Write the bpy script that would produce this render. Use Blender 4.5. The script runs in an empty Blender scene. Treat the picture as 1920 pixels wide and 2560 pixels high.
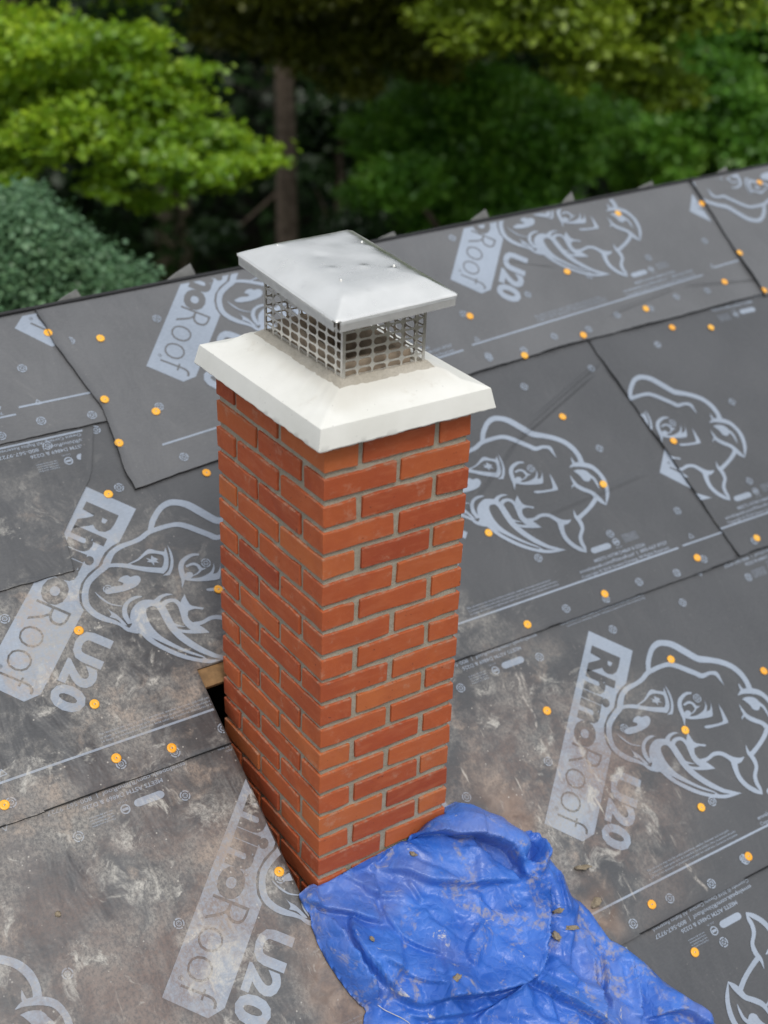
import bpy, bmesh, math, random
import numpy as np
from mathutils import Matrix, Vector, noise as mnoise
from mathutils.geometry import tessellate_polygon, delaunay_2d_cdt
random.seed(7); RNG = np.random.default_rng(11)
scene = bpy.context.scene
COL = scene.collection

# ------------------------------------------------------------------ camera
# solved from the brick courses of the chimney (X along the ridge, Y up the slope, Z up)
RC = np.array([[0.83011312, -0.55660174, 0.03326727], [-0.23877389, -0.40875369, -0.88085609], [0.50388415, 0.72326684, -0.47221377]])
CAM = np.array([-1.42696526, -2.27941823, 1.35377448]); FPX = 3478.24
cam = bpy.data.cameras.new('camera'); cam_o = bpy.data.objects.new('camera', cam); COL.objects.link(cam_o)
cam.sensor_fit = 'HORIZONTAL'; cam.sensor_width = 36.0; cam.lens = 36.0 * FPX / 1920.0
mw = Matrix.Identity(4)
for i in range(3):
    mw[i][0] = RC[0][i]; mw[i][1] = -RC[1][i]; mw[i][2] = -RC[2][i]; mw[i][3] = CAM[i]
cam_o.matrix_world = mw
cam.clip_start = 0.05; cam.clip_end = 500
cam.dof.use_dof = True; cam.dof.focus_distance = 3.42; cam.dof.aperture_fstop = 2.45
scene.camera = cam_o
scene.render.resolution_x = 768; scene.render.resolution_y = 1024

# ------------------------------------------------------------------ light
SUN_ELEV, SUN_AZ = math.radians(56), math.radians(254)      # azimuth measured from +X towards +Y: the light comes from the left, behind the camera
world = bpy.data.worlds.new('World'); scene.world = world; world.use_nodes = True
wt = world.node_tree; wt.nodes.clear()
sky = wt.nodes.new('ShaderNodeTexSky'); sky.sky_type = 'NISHITA'; sky.sun_disc = False
sky.sun_elevation = SUN_ELEV; sky.sun_rotation = math.pi/2 - SUN_AZ; sky.dust_density = 2.0; sky.air_density = 1.0; sky.ozone_density = 1.0
hs = wt.nodes.new('ShaderNodeHueSaturation'); hs.inputs['Saturation'].default_value = 0.5; hs.inputs['Value'].default_value = 0.5
cloud = wt.nodes.new('ShaderNodeMix'); cloud.data_type = 'RGBA'; cloud.blend_type = 'ADD'; cloud.inputs[0].default_value = 1.0     # bright cloud cover
bg = wt.nodes.new('ShaderNodeBackground'); bg.inputs['Strength'].default_value = 0.13
wo = wt.nodes.new('ShaderNodeOutputWorld')
wt.links.new(sky.outputs[0], hs.inputs['Color']); # CIE overcast sky: three times brighter overhead than at the horizon
tc = wt.nodes.new('ShaderNodeTexCoord'); sz = wt.nodes.new('ShaderNodeSeparateXYZ'); mr = wt.nodes.new('ShaderNodeMapRange'); mr.inputs[3].default_value = 1/3; mr.inputs[4].default_value = 1.0
vs_ = wt.nodes.new('ShaderNodeVectorMath'); vs_.operation = 'SCALE'; vs_.inputs[0].default_value = (5.6, 5.8, 6.0)
wt.links.new(tc.outputs['Generated'], sz.inputs[0]); wt.links.new(sz.outputs[2], mr.inputs[0]); wt.links.new(mr.outputs[0], vs_.inputs['Scale']); wt.links.new(vs_.outputs[0], cloud.inputs[7])
wt.links.new(hs.outputs[0], cloud.inputs[6]); wt.links.new(cloud.outputs[2], bg.inputs[0]); wt.links.new(bg.outputs[0], wo.inputs[0])
sl = bpy.data.lights.new('sun', 'SUN'); sl.energy = 1.25; sl.angle = math.radians(18); sl.color = (1.0, 0.96, 0.9)
so = bpy.data.objects.new('sun', sl); COL.objects.link(so)
sd = Vector((math.cos(SUN_AZ)*math.cos(SUN_ELEV), math.sin(SUN_AZ)*math.cos(SUN_ELEV), math.sin(SUN_ELEV)))
so.rotation_euler = sd.to_track_quat('Z', 'Y').to_euler(); so.location = sd*20
scene.view_settings.view_transform = 'Standard'; scene.view_settings.look = 'None'
scene.view_settings.gamma = 1.0; scene.view_settings.use_curve_mapping = False
scene.view_settings.exposure = 0.12

# ------------------------------------------------------------------ helpers
L, H, JT = 0.2032, 0.0677, 0.0105          # brick length module, course height, joint
WX, WY = 2*L - JT, 2.5*L - JT
PITCH = math.radians(33.3); KN = 17.6
RO = np.array([0, 0, -KN*H]); RU = np.array([1., 0, 0])
RV = np.array([0, math.cos(PITCH), math.sin(PITCH)]); RN = np.array([0, -math.sin(PITCH), math.cos(PITCH)])
GROUND = -7.0

def ray(px, py):
    return RC.T @ np.array([(px-960)/FPX, (py-1280)/FPX, 1.0])
def uv(px, py, h=0.0):
    """photo pixel -> (u, v) on the roof plane raised by h"""
    d = ray(px, py); o = RO + h*RN
    t = ((o-CAM) @ RN)/(d @ RN); q = CAM + t*d - RO
    return float(q[0]), float(q @ RV)
def cuv(c, ox, oy, s, h=0.0): return uv(ox+c[0]/s, oy+c[1]/s, h)
def at(px, py, dist):
    d = ray(px, py); return CAM + d*(dist)           # dist measured along the view axis

def tag(o, label=None, cat=None, group=None, kind=None):
    if label: o['label'] = label
    if cat: o['category'] = cat
    if group: o['group'] = group
    if kind: o['kind'] = kind
    return o
def link(o, parent=None):
    COL.objects.link(o)
    if parent is not None: o.parent = parent
    return o
def empty(name, loc=(0, 0, 0), rot=(0, 0, 0)):
    o = bpy.data.objects.new(name, None); o.location = loc; o.rotation_euler = rot; o.empty_display_size = 0.1
    return link(o)
def mesh_obj(name, verts, faces, mat, parent=None, smooth=False):
    me = bpy.data.meshes.new(name); me.from_pydata([tuple(v) for v in verts], [], [tuple(f) for f in faces]); me.update()
    if smooth: me.polygons.foreach_set('use_smooth', [True]*len(me.polygons))
    if mat: me.materials.append(mat)
    return link(bpy.data.objects.new(name, me), parent)
def np_mesh(name, V, F, mat, smooth=True):
    """V (n,3), F (m,k) arrays, all faces with k corners"""
    me = bpy.data.meshes.new(name); k = F.shape[1]
    me.vertices.add(len(V)); me.vertices.foreach_set('co', np.ascontiguousarray(V, dtype=np.float32).ravel())
    me.loops.add(F.size); me.loops.foreach_set('vertex_index', np.ascontiguousarray(F, dtype=np.int32).ravel())
    me.polygons.add(len(F)); me.polygons.foreach_set('loop_start', np.arange(0, F.size, k, dtype=np.int32))
    me.polygons.foreach_set('use_smooth', np.full(len(F), smooth))
    me.update(calc_edges=True); me.validate()
    if mat: me.materials.append(mat)
    return me

class NT:
    """tiny node-tree writer"""
    def __init__(s, name):
        s.m = bpy.data.materials.new(name); s.m.use_nodes = True; s.t = s.m.node_tree; s.t.nodes.clear()
        s.out = s.n('ShaderNodeOutputMaterial')
    def n(s, typ, **kw):
        nd = s.t.nodes.new(typ)
        for k, v in kw.items(): setattr(nd, k, v)
        return nd
    def put(s, sock, val):
        if hasattr(val, 'is_output') or isinstance(val, bpy.types.NodeSocket): s.t.links.new(val, sock)
        else: sock.default_value = val
    def math(s, op, a, b=0.0, c=0.0, clamp=False):
        nd = s.n('ShaderNodeMath', operation=op, use_clamp=clamp)
        s.put(nd.inputs[0], a); s.put(nd.inputs[1], b); s.put(nd.inputs[2], c); return nd.outputs[0]
    def mul(s, a, b): return s.math('MULTIPLY', a, b)
    def add(s, a, b): return s.math('ADD', a, b)
    def mapr(s, v, a, b, c=0.0, d=1.0, smooth=True):
        nd = s.n('ShaderNodeMapRange', interpolation_type='SMOOTHSTEP' if smooth else 'LINEAR')
        s.put(nd.inputs[0], v); nd.inputs[1].default_value = a; nd.inputs[2].default_value = b
        s.put(nd.inputs[3], c); s.put(nd.inputs[4], d); return nd.outputs[0]
    def coord(s, which='Object'): return s.n('ShaderNodeTexCoord').outputs[which]
    def mapping(s, vec, scale=(1, 1, 1), loc=(0, 0, 0), rot=(0, 0, 0)):
        nd = s.n('ShaderNodeMapping'); s.put(nd.inputs[0], vec)
        nd.inputs[1].default_value = loc; nd.inputs[2].default_value = rot; nd.inputs[3].default_value = scale; return nd.outputs[0]
    def noise(s, vec, scale, detail=4, rough=0.55, dist=0.0, out=0):
        nd = s.n('ShaderNodeTexNoise'); s.put(nd.inputs['Vector'], vec)
        nd.inputs['Scale'].default_value = scale; nd.inputs['Detail'].default_value = detail
        nd.inputs['Roughness'].default_value = rough; nd.inputs['Distortion'].default_value = dist; return nd.outputs[out]
    def voro(s, vec, scale, feature='F1', rnd=1.0):
        nd = s.n('ShaderNodeTexVoronoi', feature=feature); s.put(nd.inputs['Vector'], vec); nd.inputs['Scale'].default_value = scale
        nd.inputs['Randomness'].default_value = rnd; return nd.outputs[0]
    def mix(s, f, a, b, mode='MIX'):
        nd = s.n('ShaderNodeMix', data_type='RGBA', blend_type=mode)
        s.put(nd.inputs[0], f)
        s.put(nd.inputs[6], a if not isinstance(a, tuple) else (*a, 1)); s.put(nd.inputs[7], b if not isinstance(b, tuple) else (*b, 1)); return nd.outputs[2]
    def bump(s, h, strength=0.3, dist=0.01, normal=None):
        nd = s.n('ShaderNodeBump'); nd.inputs['Strength'].default_value = strength; nd.inputs['Distance'].default_value = dist
        s.put(nd.inputs['Height'], h)
        if normal is not None: s.put(nd.inputs['Normal'], normal)
        return nd.outputs[0]
    def bsdf(s, color, rough=0.6, spec=0.5, metal=0.0, normal=None, **kw):
        nd = s.n('ShaderNodeBsdfPrincipled')
        s.put(nd.inputs['Base Color'], (*color, 1) if isinstance(color, tuple) else color)
        s.put(nd.inputs['Roughness'], rough); nd.inputs['Specular IOR Level'].default_value = spec; s.put(nd.inputs['Metallic'], metal)
        if normal is not None: s.put(nd.inputs['Normal'], normal)
        for k, v in kw.items(): s.put(nd.inputs[k.replace('_', ' ')], v)
        s.t.links.new(nd.outputs[0], s.out.inputs[0]); return nd
def seg_dist(m, vec, a, b):
    """shader distance in the (u,v) plane to the segment a-b, returns (distance, 0..1 along)"""
    sep = m.n('ShaderNodeSeparateXYZ'); m.put(sep.inputs[0], vec)
    dx, dy = b[0]-a[0], b[1]-a[1]; l2 = dx*dx+dy*dy
    px, py = m.add(sep.outputs[0], -a[0]), m.add(sep.outputs[1], -a[1])
    t = m.math('ADD', m.mul(px, dx/l2), m.mul(py, dy/l2), clamp=True)
    ex, ey = m.math('SUBTRACT', px, m.mul(t, dx)), m.math('SUBTRACT', py, m.mul(t, dy))
    return m.math('SQRT', m.add(m.mul(ex, ex), m.mul(ey, ey))), t
def blob(m, vec, c, r, soft=0.6):
    """soft round mask (for dirt) about c with radii r"""
    mp = m.mapping(vec, scale=(1/r[0], 1/r[1], 0), loc=(-c[0]/r[0], -c[1]/r[1], 0))
    nd = m.n('ShaderNodeVectorMath', operation='LENGTH'); m.put(nd.inputs[0], mp)
    return m.mapr(nd.outputs['Value'], 1.0, 1.0-soft, 0, 1)

# ------------------------------------------------------------------ materials
WRINKLES = [((1500, 905), (1300, 1080), .010, 1.0), ((1490, 930), (1250, 1140), .007, .8), ((1300, 1080), (1120, 1330), .016, .7), ((1620, 1180), (1330, 1300), .012, .6),
            ((1900, 705), (1690, 722), .006, .8), ((1690, 722), (1500, 800), .008, .7), ((1390, 675), (1230, 655), .004, .6)]
def sheet_mat(name, base, rough0, tint=0.0):
    m = NT(name); co = m.coord('Object')
    warp = m.noise(co, 6, 3, .6, out=1)
    wv = m.n('ShaderNodeVectorMath', operation='MULTIPLY_ADD'); m.put(wv.inputs[0], warp); wv.inputs[1].default_value = (.12, .12, 0); m.put(wv.inputs[2], m.mapping(co, loc=(-.06, -.06, 0)))
    cw = wv.outputs[0]
    tone = m.noise(co, 2.2, 5, .6)
    fine = m.noise(m.mapping(co, scale=(60, 220, 1)), 1.0, 3, .6)
    col = m.mix(m.mapr(tone, .3, .7), tuple(c*.86 for c in base), tuple(c*1.14 for c in base))
    col = m.mix(m.mapr(fine, .35, .75, 0, .35), col, tuple(min(1, c*1.35+.012) for c in base))
    # ---- where masons worked: dust, mortar smears and brick-red mud
    left = blob(m, cw, (-.40, .45), (.80, 1.15), .6); left_lo = blob(m, cw, (-.25, -.35), (.75, .55), .6)
    right = blob(m, cw, (.75, .02), (.62, .55), .6); rdust = blob(m, cw, (.72, .52), (.42, .16), .8)
    near = m.math('MAXIMUM', left, m.math('MAXIMUM', m.mul(left_lo, .85), right))
    haze = m.mul(m.math('MAXIMUM', near, m.mul(rdust, .9)), m.mapr(m.noise(cw, 4.2, 7, .72), .44, .62))
    fibre = m.noise(m.mapping(co, scale=(120, 90, 1)), 1.0, 4, .75)
    col = m.mix(m.mul(haze, m.mapr(fibre, .34, .66, .14, .80)), col, (.36, .340, .305))
    # brown mud film
    brown = m.math('MAXIMUM', m.mul(blob(m, cw, (-.30, -.10), (.95, .80), .7), .9), m.mul(blob(m, cw, (.80, -.06), (.55, .5), .7), 1.0))
    bmask = m.mul(brown, m.mapr(m.noise(m.mapping(cw, loc=(3, 7, 0)), 3.1, 6, .66), .40, .60))
    col = m.mix(m.mul(bmask, m.mapr(fibre, .3, .66, .25, .85)), col, (.185, .128, .106))
    tan = m.mul(near, m.mapr(m.noise(m.mapping(cw, loc=(8, 1, 0)), 5.2, 6, .68), .53, .66)); col = m.mix(m.mul(tan, m.mapr(fibre, .3, .66, .15, .75)), col, (.37, .295, .235))
    # strong mud by the foot of the chimney
    mud = m.math('MAXIMUM', blob(m, cw, (.0, -.22), (.21, .27), .7), m.math('MAXIMUM', m.mul(blob(m, cw, (.60, -.05), (.13, .26), .9), .75), blob(m, cw, (.70, -.36), (.12, .13), .9)))
    mud = m.mul(mud, m.mapr(m.noise(cw, 9, 5, .6), .3, .58))
    col = m.mix(m.mul(mud, .85), col, m.mix(m.mapr(m.noise(cw, 14, 4, .6), .35, .65), (.15, .088, .055), (.34, .24, .175)))
    # pale mortar smears
    sm = m.mul(m.math('MAXIMUM', near, m.mul(rdust, .8)), m.mapr(m.noise(m.mapping(cw, loc=(11, 2, 0)), 8.5, 5, .7, .6), .56, .68))
    pn = m.mapr(m.noise(cw, 15, 6, .74, .6), .42, .62); pw = None
    for px_, py_, r_ in [(170, 1500, .085), (337, 2084, .07), (520, 2040, .09), (501, 2349, .06), (1197, 1707, .045), (1375, 1727, .03), (560, 2420, .12)]:
        q = blob(m, cw, uv(px_, py_), (r_*1.1, r_*1.25), .95); pw = q if pw is None else m.math('MAXIMUM', pw, q)
    sm = m.math('MAXIMUM', sm, m.mul(pw, pn))
    col = m.mix(m.mul(sm, m.mapr(fibre, .3, .66, .25, .92)), col, (.52, .50, .45))
    # scrape streaks running down the slope
    st = m.noise(m.mapping(co, scale=(42, 6.5, 1), rot=(0, 0, math.radians(-9))), 1.0, 4, .62)
    stm = m.mul(m.math('MAXIMUM', right, m.mul(left_lo, .5)), m.mapr(st, .62, .72))
    col = m.mix(m.mul(stm, .8), col, (.50, .46, .40))
    bigs = None
    for a, b, w in [((1405, 1795), (1590, 2090), .010), ((1700, 2160), (1760, 2240), .009), ((1265, 1640), (1400, 1950), .006), ((505, 2260), (520, 2380), .012)]:
        d, t = seg_dist(m, cw, uv(*a), uv(*b)); q = m.mapr(d, w, w*.15)
        bigs = q if bigs is None else m.math('MAXIMUM', bigs, q)
    col = m.mix(m.mul(bigs, m.mapr(m.noise(co, 38, 4, .75), .42, .62, .0, .65)), col, (.48, .44, .39))
    # crumbs
    v = m.voro(co, 55); cr = m.mul(m.mapr(v, .16, .08), m.mapr(m.noise(co, 13, 2), .53, .6))
    col = m.mix(m.mul(cr, m.math('ADD', m.mul(near, .6), .12)), col, (.5, .47, .42))
    dirty = m.math('MAXIMUM', haze, m.math('MAXIMUM', bmask, m.math('MAXIMUM', mud, sm)))
    rough = m.math('ADD', m.mul(dirty, .28), m.mapr(tone, .3, .7, rough0-.05, rough0+.06), clamp=True)
    # relief: weave, slack, wrinkles
    hgt = m.math('ADD', m.mul(fine, .12), m.mul(m.noise(m.mapping(co, scale=(1, .55, 1), rot=(0, 0, .5)), 6, 4, .55, .5), 3.4))
    for a, b, w, k in WRINKLES:
        d, t = seg_dist(m, co, uv(*a), uv(*b)); w = w*1.5
        ends = m.mul(m.mapr(t, 0, .15), m.mapr(t, 1, .75))
        hgt = m.add(hgt, m.mul(m.mul(m.mapr(d, w, 0), ends), k*3.2))
    nrm = m.bump(hgt, .55, .006); nrm = m.bump(m.add(sm, m.add(mud, bigs)), .25, .002, nrm)
    m.bsdf(col, rough, .75, normal=nrm); return m.m
M_SHEET = sheet_mat('underlayment_grey', (.060, .061, .064), .35)
M_SHEET_TOP = sheet_mat('underlayment_pale_grey', (.102, .103, .106), .38)       # paler base grey for the sheets of the top course
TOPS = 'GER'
M_PRINT = sheet_mat('underlayment_print', (.27, .312, .375), .36)

def simple(name, color, rough=.6, spec=.5, metal=0, var=.15, scale=30, bump=.2, bdist=.002):
    m = NT(name); co = m.coord('Object'); nz = m.noise(co, scale, 5, .6)
    col = m.mix(m.mapr(nz, .3, .7), tuple(c*(1-var) for c in color), tuple(min(1, c*(1+var)) for c in color))
    m.bsdf(col, rough, spec, metal, normal=m.bump(nz, bump, bdist)); return m.m
M_DECK = simple('plywood', (.33, .20, .09), .7, scale=18, var=.35)
M_EDGE = simple('black_edge', (.012, .012, .013), .6)
M_WALL = simple('house_siding', (.45, .44, .41), .7)
M_FLAP = simple('flap_grey', (.20, .20, .19), .5)

def brick_mat():
    m = NT('red_brick'); co = m.coord('Object'); oi = m.n('ShaderNodeObjectInfo'); r = oi.outputs['Random']
    off = m.n('ShaderNodeCombineXYZ'); m.put(off.inputs[0], m.mul(r, 37)); m.put(off.inputs[1], m.mul(r, 91)); m.put(off.inputs[2], m.mul(r, 53))
    va = m.n('ShaderNodeVectorMath', operation='ADD'); m.put(va.inputs[0], co); m.put(va.inputs[1], off.outputs[0]); p = va.outputs[0]
    n1 = m.noise(p, 9, 5, .6); n2 = m.noise(p, 55, 5, .65); n3 = m.noise(m.mapping(p, scale=(14, 60, 60)), 1, 4, .6)
    rr = m.n('ShaderNodeValToRGB'); m.put(rr.inputs[0], r); e = rr.color_ramp.elements
    e[0].position = 0; e[0].color = (.345, .068, .026, 1); e[1].position = 1; e[1].color = (.53, .155, .046, 1)
    for pos, c in ((.25, (.425, .093, .031, 1)), (.5, (.49, .122, .037, 1)), (.75, (.41, .082, .029, 1))):
        q = e.new(pos); q.color = c
    col = m.mix(m.mapr(n1, .35, .68, 0, .55), rr.outputs[0], m.mix(.5, rr.outputs[0], (.30, .050, .028)))
    col = m.mix(m.mapr(n3, .45, .72, 0, .30), col, (.54, .17, .075))
    # pale lime bloom and mortar smears
    n4 = m.noise(p, 17, 6, .7); col = m.mix(m.mul(m.mapr(n4, .57, .72), .45), col, (.52, .29, .19))
    n5 = m.noise(p, 34, 5, .7); col = m.mix(m.mul(m.mapr(n5, .69, .78), .4), col, (.46, .33, .25))
    n6 = m.noise(p, 80, 3, .5); col = m.mix(m.mul(m.mapr(n6, .69, .75), .65), col, (.10, .03, .02))
    # edges carry mortar haze
    sep = m.n('ShaderNodeSeparateXYZ'); m.put(sep.inputs[0], co)
    ez = m.mapr(m.math('ABSOLUTE', sep.outputs[2]), .0195, .0270); ex = m.mapr(m.math('ABSOLUTE', sep.outputs[0]), .089, .0968)
    edge = ez; col = m.mix(m.mul(edge, m.mapr(n2, .42, .66, 0, .6)), col, (.40, .27, .19))
    hgt = m.add(m.mul(n2, 1.0), m.add(m.mul(n1, 1.6), m.mul(n6, .5)))
    m.bsdf(col, m.mapr(n2, .3, .7, .62, .85), .35, normal=m.bump(hgt, .5, .0016)); return m.m
M_BRICK = brick_mat()
def mortar_mat(name, a, b, grain=240):
    m = NT(name); co = m.coord('Object'); n1 = m.noise(co, 22, 5, .6); n2 = m.noise(co, grain, 3, .6); n3 = m.noise(co, 6, 3)
    col = m.mix(m.mapr(n1, .3, .7), a, b); col = m.mix(m.mapr(n2, .4, .75, 0, .5), col, tuple(c*.62 for c in a)); col = m.mix(m.mapr(n3, .4, .65, 0, .35), col, tuple(c*.8 for c in a))
    m.bsdf(col, .9, .25, normal=m.bump(m.add(n2, m.mul(n1, 1.5)), .6, .0025)); return m.m
M_MORTAR = mortar_mat('mortar_grey', (.35, .315, .24), (.43, .39, .31))
M_FILLET = mortar_mat('mortar_tan', (.43, .39, .32), (.52, .48, .41))
def crown_mat():
    m = NT('crown_white'); co = m.coord('Object'); n1 = m.noise(co, 5, 6, .62); n2 = m.noise(co, 70, 4, .6); n3 = m.noise(co, 16, 6, .7)
    col = m.mix(m.mapr(n1, .35, .7), (.80, .79, .735), (.73, .72, .66))
    col = m.mix(m.mul(m.mapr(n3, .60, .72), .32), col, (.58, .54, .46))
    # mortar water dried round the flue, spreading to the left side
    r1 = m.mapping(co, scale=(1/.155, 1/.235, 0), loc=(-.198/.155, -.262/.235, 0)); ln = m.n('ShaderNodeVectorMath', operation='LENGTH'); 
    ab = m.n('ShaderNodeVectorMath', operation='ABSOLUTE'); m.put(ab.inputs[0], r1); sp = m.n('ShaderNodeSeparateXYZ'); m.put(sp.inputs[0], ab.outputs[0])
    box = m.math('MAXIMUM', sp.outputs[0], sp.outputs[1]); d = m.add(box, m.mul(m.add(m.noise(co, 9, 3, .5), -.5), .42))
    col = m.mix(m.mul(m.mapr(d, 1.10, .86), .32), col, (.52, .48, .40))
    v = m.voro(co, 40); col = m.mix(m.mul(m.mapr(v, .07, .04), .5), col, (.3, .28, .25))
    m.bsdf(col, .72, .35, normal=m.bump(m.add(n2, m.mul(n3, 1.5)), .3, .0014)); return m.m
M_CROWN = crown_mat()
def steel_mat():
    m = NT('stainless_steel'); co = m.coord('Object'); n1 = m.noise(co, 9, 4, .6); n2 = m.noise(co, 26, 4, .55); n3 = m.noise(m.mapping(co, scale=(300, 12, 50)), 1, 3, .6)
    col = m.mix(m.mapr(n1, .35, .7), (.85, .835, .79), (.92, .905, .865)); col = m.mix(m.mapr(n2, .62, .72, 0, .25), col, (.70, .68, .65))
    h = m.add(m.mul(n1, 1.0), m.mul(n2, .5))
    m.bsdf(col, m.mapr(n1, .3, .7, .26, .38), .5, 1.0, normal=m.bump(h, .16, .006)); return m.m
M_STEEL = steel_mat()
M_SKIRT = simple('skirt_steel', (.80, .795, .775), .45, .5, .65, var=.06, scale=40, bump=.05)
M_SCREEN = simple('screen_steel', (.80, .78, .74), .36, .5, 1.0, var=.12, scale=60, bump=.1)
M_FLUE = simple('clay_flue', (.34, .27, .20), .9, .2, var=.3, scale=24, bump=.5)
def nail_mat():
    m = NT('orange_cap_plastic'); n = m.noise(m.coord('Object'), 90, 3)
    oi = m.n('ShaderNodeObjectInfo'); c = m.mix(oi.outputs['Random'], (.92, .40, .022), (.95, .48, .04))
    m.bsdf(m.mix(m.mapr(n, .5, .75, 0, .3), c, (.62, .33, .12)), .38, .5, Subsurface_Weight=0.0); return m.m
M_NAIL = nail_mat()
M_NAILHEAD = simple('nail_head', (.45, .42, .38), .45, .5, 1.0)
def tarp_mat():
    m = NT('blue_tarp'); co = m.coord('Object'); n1 = m.noise(co, 5, 5, .6); n2 = m.noise(co, 22, 5, .65, .8); n3 = m.noise(co, 60, 4, .6)
    col = m.mix(m.mapr(n1, .3, .7), (.026, .112, .47), (.050, .175, .60))
    # crinkle lines whitened by wear
    v = m.voro(m.mapping(co, scale=(1, 1, .3)), 34, 'DISTANCE_TO_EDGE'); wv = m.noise(co, 12, 3, .6, out=1)
    vw = m.n('ShaderNodeVectorMath', operation='MULTIPLY_ADD'); m.put(vw.inputs[0], wv); vw.inputs[1].default_value = (.09,)*3; m.put(vw.inputs[2], co)
    e1 = m.voro(vw.outputs[0], 26, 'DISTANCE_TO_EDGE'); e2 = m.voro(vw.outputs[0], 70, 'DISTANCE_TO_EDGE')
    col = m.mix(m.mul(m.mapr(e1, .05, 0), .10), col, (.25, .36, .72))
    # dried mortar and mud
    s1 = m.mapr(m.noise(co, 7, 6, .7, .9), .52, .62); s2 = m.mapr(n3, .40, .62)
    col = m.mix(m.mul(m.mul(s1, s2), .62), col, (.40, .345, .28))
    s3 = m.mapr(m.noise(m.mapping(co, loc=(5, 3, 0)), 11, 6, .72, 1.2), .63, .67)
    col = m.mix(m.mul(s3, m.mapr(n3, .4, .58, .15, .85)), col, (.58, .55, .50))
    film = m.mapr(m.noise(m.mapping(co, loc=(1, 9, 0)), 4, 5, .6), .45, .7)
    col = m.mix(m.mul(film, .26), col, (.36, .33, .42))
    dirt = m.math('MAXIMUM', m.mul(s1, s2), s3)
    def ridged(sc, loc, det=2):
        nd = m.n('ShaderNodeTexNoise', noise_type='RIDGED_MULTIFRACTAL'); m.put(nd.inputs['Vector'], m.mapping(vw.outputs[0], loc=loc)); nd.inputs['Scale'].default_value = sc; nd.inputs['Detail'].default_value = det; nd.inputs['Roughness'].default_value = .5
        return nd.outputs[0]
    h = m.add(m.add(m.mul(ridged(7, (0, 0, 0)), 1.1), m.mul(ridged(17, (4, 2, 1)), -.5)), m.add(m.mul(m.mapr(e1, 0, .25, smooth=False), .45), m.mul(n2, .9)))
    weave = m.noise(m.mapping(co, scale=(500, 500, 500)), 1, 1)
    nb = m.bump(h, .42, .0055); nb = m.bump(m.add(dirt, m.mul(weave, .1)), .4, .0015, nb)
    m.bsdf(col, m.math('ADD', m.mul(dirt, .4), m.mapr(n1, .3, .7, .30, .42), clamp=True), .5, normal=nb); return m.m
M_TARP = tarp_mat()
M_LUMP = mortar_mat('mortar_lump', (.27, .22, .15), (.34, .28, .20))
M_CORD = simple('white_cord', (.6, .58, .55), .6)

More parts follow.
